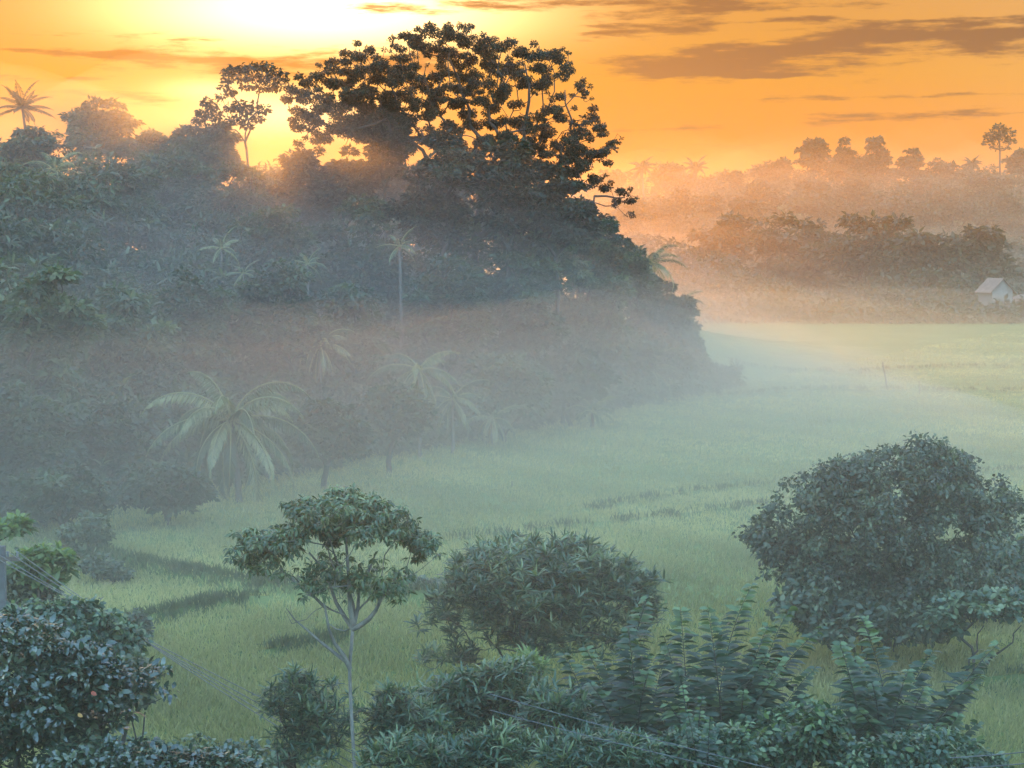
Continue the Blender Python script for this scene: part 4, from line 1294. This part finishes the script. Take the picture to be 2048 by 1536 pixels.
# feathery shrubs: arching shoots with rows of drooping leaves
def feathery(label, base_px, d, tips, seed, leaf_l=.54, leaf_w=.115):
    rng = np.random.default_rng(seed)
    bxx = (base_px - 1024) / FPX * d
    g = gz(bxx, d)
    b = np.array([bxx, d, g])
    t = thing("feathery_shrub", label, "shrub", b, "feathery shrubs with rows of drooping leaves")
    stems_, VV, TT, vv, off = [], [], [], [], 0
    tips = [(x, y, 1.0) for x, y in tips]
    for x, y, _ in list(tips):                       # shorter shoots fill the body of the shrub
        k = rng.uniform(.35, .8)
        tips.append((base_px + (x - base_px) * rng.uniform(.5, 1.0) + rng.uniform(-30, 30), y + (1540 - y) * (1 - k) * .8, .8))
    for px, py, sc_ in tips:
        dz = d + rng.uniform(-1.5, 1.5)
        tip = at(px, py, dz)
        root = b + np.array([rng.uniform(-.35, .35) + (tip[0] - bxx) * .12, rng.uniform(-.4, .4), -.2])
        out_ = unit(np.array([tip[0] - root[0], (dz - d) * .5, 0]) + 1e-6)
        mid = root + (tip - root) * .5 + np.array([-(tip[0] - root[0]) * .16 + rng.normal() * .22, rng.normal() * .2, .15])
        u = np.linspace(0, 1, 14)[:, None]
        pts = (1 - u) ** 2 * root + 2 * u * (1 - u) * mid + u ** 2 * tip
        pts += out_ * (u ** 4) * rng.uniform(.05, .45) - np.array([0, 0, 1.0]) * (u ** 6) * rng.uniform(.0, .22)
        stems_.append((pts, np.linspace(.026, .005, 14)))
        L = np.linalg.norm(np.diff(pts, axis=0), axis=1).sum()
        m = int(L * .82 / .080)
        tu = np.linspace(.20, 1.0, m)
        P = np.stack([np.interp(tu, u[:, 0], pts[:, i]) for i in range(3)], 1)
        tg = unit(np.stack([np.interp(tu, u[:, 0], np.gradient(pts[:, i])) for i in range(3)], 1))
        fa = rng.uniform(-.4, .4)
        side0 = np.array([math.cos(fa), math.sin(fa), 0])
        tone = rng.uniform(.1, .7)
        for sgn in (-1, 1):
            if sgn == 0:
                side = unit(np.array([-side0[1], side0[0], 0]) * np.where(np.arange(m) % 2, 1, -1)[:, None] + rng.normal(size=(m, 3)) * .3)
            else:
                side = unit(side0 * sgn + rng.normal(size=(m, 3)) * .16)
            D = unit(side + tg * .42 + np.array([0, 0, .05]))
            N = unit(np.array([0, -.5, .8]) * np.where(rng.random((m, 1)) < .75, 1, [1, -1, 1]) + rng.normal(size=(m, 3)) * .3)
            ln = leaf_l * sc_ * rng.uniform(.75, 1.15, m) * np.clip(1.25 - .95 * np.abs(tu - .5) ** 1.4 / .38, .38, 1)
            if sgn == 0:
                ln = ln * .8
            v, tr, li = leaf_geo(P, D, N, ln, leaf_w * rng.uniform(.8, 1.15, m), 'oval', .55, .14)
            VV.append(v); TT.append(tr + off); off += len(v)
            vv.append(np.clip(tone * .6 + .45 * (tu > .88) * sc_ + rng.uniform(-.15, .25, m), 0, 1)[li])
    V, T = tube_geo(stems_, 5)
    obj("stems", raw_mesh("feathery_stems", V - b, T, smooth=True), M['bark'], t)
    obj("foliage", raw_mesh("feathery_foliage", np.concatenate(VV) - b, np.concatenate(TT), np.concatenate(vv)), M['frond'], t)


feathery("biggest feathery shrub, widest fan of ladder-like shoots before the field at right", 1790, 44.5,
         [(1752, 1236), (1692, 1274), (1722, 1290), (1855, 1292), (1966, 1272), (1955, 1345), (1645, 1385), (1700, 1345), (1800, 1330), (1895, 1390), (1650, 1430), (1850, 1420),
          (1905, 1420), (1725, 1400), (1775, 1380), (1830, 1370), (1680, 1470), (1880, 1470)], 301)
feathery("feathery shrub with the tallest shoots, left of the large broad-leaved tree", 1440, 45.5,
         [(1472, 1160), (1562, 1205), (1378, 1205), (1425, 1215), (1515, 1240), (1612, 1245), (1605, 1330), (1355, 1270), (1545, 1310), (1590, 1385), (1480, 1290), (1440, 1280),
          (1400, 1330), (1520, 1370), (1560, 1400), (1470, 1390), (1350, 1390)], 303)
feathery("feathery shrub standing against the dome shaped tree's right side", 1262, 46.5,
         [(1262, 1250), (1270, 1190), (1145, 1302), (1195, 1298), (1310, 1285), (1335, 1350), (1230, 1330), (1385, 1385), (1290, 1330), (1165, 1370), (1250, 1400), (1320, 1420),
          (1200, 1430)], 305)
feathery("smallest feathery shrub, its pale tops low in front at centre right", 1415, 40.5, [(1370, 1378), (1425, 1425), (1380, 1440), (1470, 1430), (1350, 1450), (1400, 1400)], 307, .28, .085)

# ------------------------------------------------------------------ grey post and power lines
d = 55.0
pb = at(6, 1225, d)
pg = gz(pb[0], d)
ptop = at(6, 1092, d)
t = thing("utility_post", "grey concrete utility post at the left picture edge", "post", (pb[0], d, pg))
hgt = ptop[2] - pg
obj("shaft", quad_mesh("post_shaft", [(-.10, .10, -.09, .09, -.4, hgt)]), M['concrete'], t)
obj("cross_arm", quad_mesh("post_cross_arm", [(-.55, .55, -.17, -.093, hgt - .42, hgt - .30)]), M['wood'], t)
for ix in (-.48, -.2, .2, .48):
    V, T = tube_geo([(np.array([[ix, -.13, hgt - .298], [ix, -.13, hgt - .24], [ix, -.13, hgt - .2], [ix, -.13, hgt - .14]]), [.03, .045, .03, .04])], 8)
    obj("insulator", raw_mesh("post_insulator", V, T, smooth=True), M['tank'], t)


def wire(label, a, b, sag, group, r_=.011):
    u = np.linspace(0, 1, 40)[:, None]
    p = a + (b - a) * u - np.array([0, 0, 1.0]) * sag * 4 * u * (1 - u)
    V, T = tube_geo([(p - a, r_)], 6)
    o = obj("power_line", raw_mesh("power_line", V, T, smooth=True), M['wire'], label=label, category="power line", group=group)
    o.location = a


GW = "power lines running from the grey post"
for k, (ix, yb, lab) in enumerate([(-.48, 1388, "topmost of four power lines slanting down from the grey post"), (-.2, 1399, "second from top of four power lines from the grey post"),
                                   (.2, 1408, "third from top of four power lines from the grey post"), (.48, 1416, "lowest of four power lines slanting down from the grey post")]):
    a = np.array([pb[0] + ix, d - .13, ptop[2] - .14])
    e1 = at(525, yb, 45.5 - .25 * k)
    wire(lab, a, a + (e1 - a) * 1.55, .12 + .04 * k, GW)
wire("upper of two thin wires crossing the low strappy shrubs", at(980, 1388, 38), at(1640, 1560, 34.5), .05, "wires across the near shrubs", .008)
wire("lower of two thin wires crossing the low strappy shrubs", at(980, 1420, 37.5), at(1600, 1570, 34.5), .05, "wires across the near shrubs", .008)
wire("upper of two wires in the bottom right corner", at(1900, 1516, 38), at(2120, 1496, 37), .02, "corner wires at bottom right", .011)
wire("lower of two wires in the bottom right corner", at(1930, 1536, 38), at(2120, 1519, 37), .02, "corner wires at bottom right", .011)


# ------------------------------------------------------------------ haze and ground mist
def air(name, me, dens, g, col):
    m = bpy.data.materials.new(name + "_air")
    m.use_nodes = True
    tr = m.node_tree
    for n_ in list(tr.nodes):
        tr.nodes.remove(n_)
    v_ = tr.nodes.new("ShaderNodeVolumePrincipled")
    v_.inputs["Color"].default_value = (*col, 1)
    v_.inputs["Density"].default_value = dens
    v_.inputs["Anisotropy"].default_value = g
    o_ = tr.nodes.new("ShaderNodeOutputMaterial")
    tr.links.new(v_.outputs[0], o_.inputs["Volume"])
    m.volume_intersection_method = 'FAST' if hasattr(m, 'volume_intersection_method') else None
    return obj(name, me, m, kind="stuff")


air("haze", quad_mesh("haze", [(-900, 900, -115, 1600, -3.0, 82)]), HAZE_DENSITY, HAZE_G, (.97, .84, .64))


def mist_bank(top, y0, y1, y2, y3, dens, x0=-170, x1=230, wob=.1, col=(.97, .97, .97), soft=60, soft0=60):
    """a low bank of mist lying over the field: a closed shape, thinning out to nothing at its borders"""
    mx = np.linspace(x0, x1, 60)
    my = np.concatenate([np.linspace(y0, y1, 36), np.linspace(y1, y3, 40)[1:]])
    ax, ay = np.meshgrid(mx, my)
    tp = smoothstep(y0, y1, ay) * smoothstep(y3, y2, ay) * smoothstep(x0, x0 + soft0, ax) * smoothstep(x1, x1 - soft, ax)
    tz = -1.4 + (top + 1.4) * tp * (1 + wob * np.sin(ax * .09 + 1) * np.sin(ay * .07) + wob * .5 * np.sin(ax * .23 + ay * .17))
    nx, ny = len(mx), len(my)
    V = np.concatenate([np.stack([ax, ay, tz + .02], -1).reshape(-1, 3), np.stack([ax, ay, np.full_like(ax, -1.5)], -1).reshape(-1, 3)])
    F = []
    o2 = nx * ny
    for i in range(ny - 1):
        for j in range(nx - 1):
            a = i * nx + j
            F.append((a, a + 1, a + nx + 1, a + nx))
            F.append((o2 + a, o2 + a + nx, o2 + a + nx + 1, o2 + a + 1))
    for j in range(nx - 1):
        F.append((j, o2 + j, o2 + j + 1, j + 1))
        a = (ny - 1) * nx + j
        F.append((a, a + 1, o2 + a + 1, o2 + a))
    for i in range(ny - 1):
        a = i * nx
        F.append((a, a + nx, o2 + a + nx, o2 + a))
        a = i * nx + nx - 1
        F.append((a, o2 + a, o2 + a + nx, a + nx))
    me = bpy.data.meshes.new("mist")
    me.from_pydata([tuple(v_) for v_ in V], [], F)
    return air("mist", me, dens, MIST_G, col)


for top_, y0_, y1_, y2_, y3_, dn_, xr_, c_ in [  # warm dawn light is put into the tints; the forest banks stay neutral
        (12.4, 5, 26, 70, 115, .0031, 290, (.97, .94, .87)), (5.0, 48, 115, 190, 310, .0024, 120, (.97, .89, .70)),
        (8.5, 52, 130, 190, 310, .0017, 120, (.97, .89, .70)), (12.0, 58, 150, 200, 330, .0014, 120, (.97, .88, .68)),
        (17.0, 56, 125, 165, 250, .0038, 60, (.97, .97, .97)), (26.0, 50, 130, 170, 250, .0029, 56, (.97, .97, .97)),
        (6.0, 240, 345, 430, 560, .0024, 290, (.97, .83, .66)),
        (20.0, 235, 430, 470, 640, .0016, 290, (.97, .81, .66)),
        (43.0, 190, 520, 880, 1180, .0008, 330, (.97, .80, .62))]:
    mist_bank(top_, y0_, y1_, y2_, y3_, dn_, -220 if top_ < 40 else -170, xr_, .12, c_, {60: 84, 56: 84, 120: 110}.get(xr_, 60), 60 if top_ < 40 else 230)
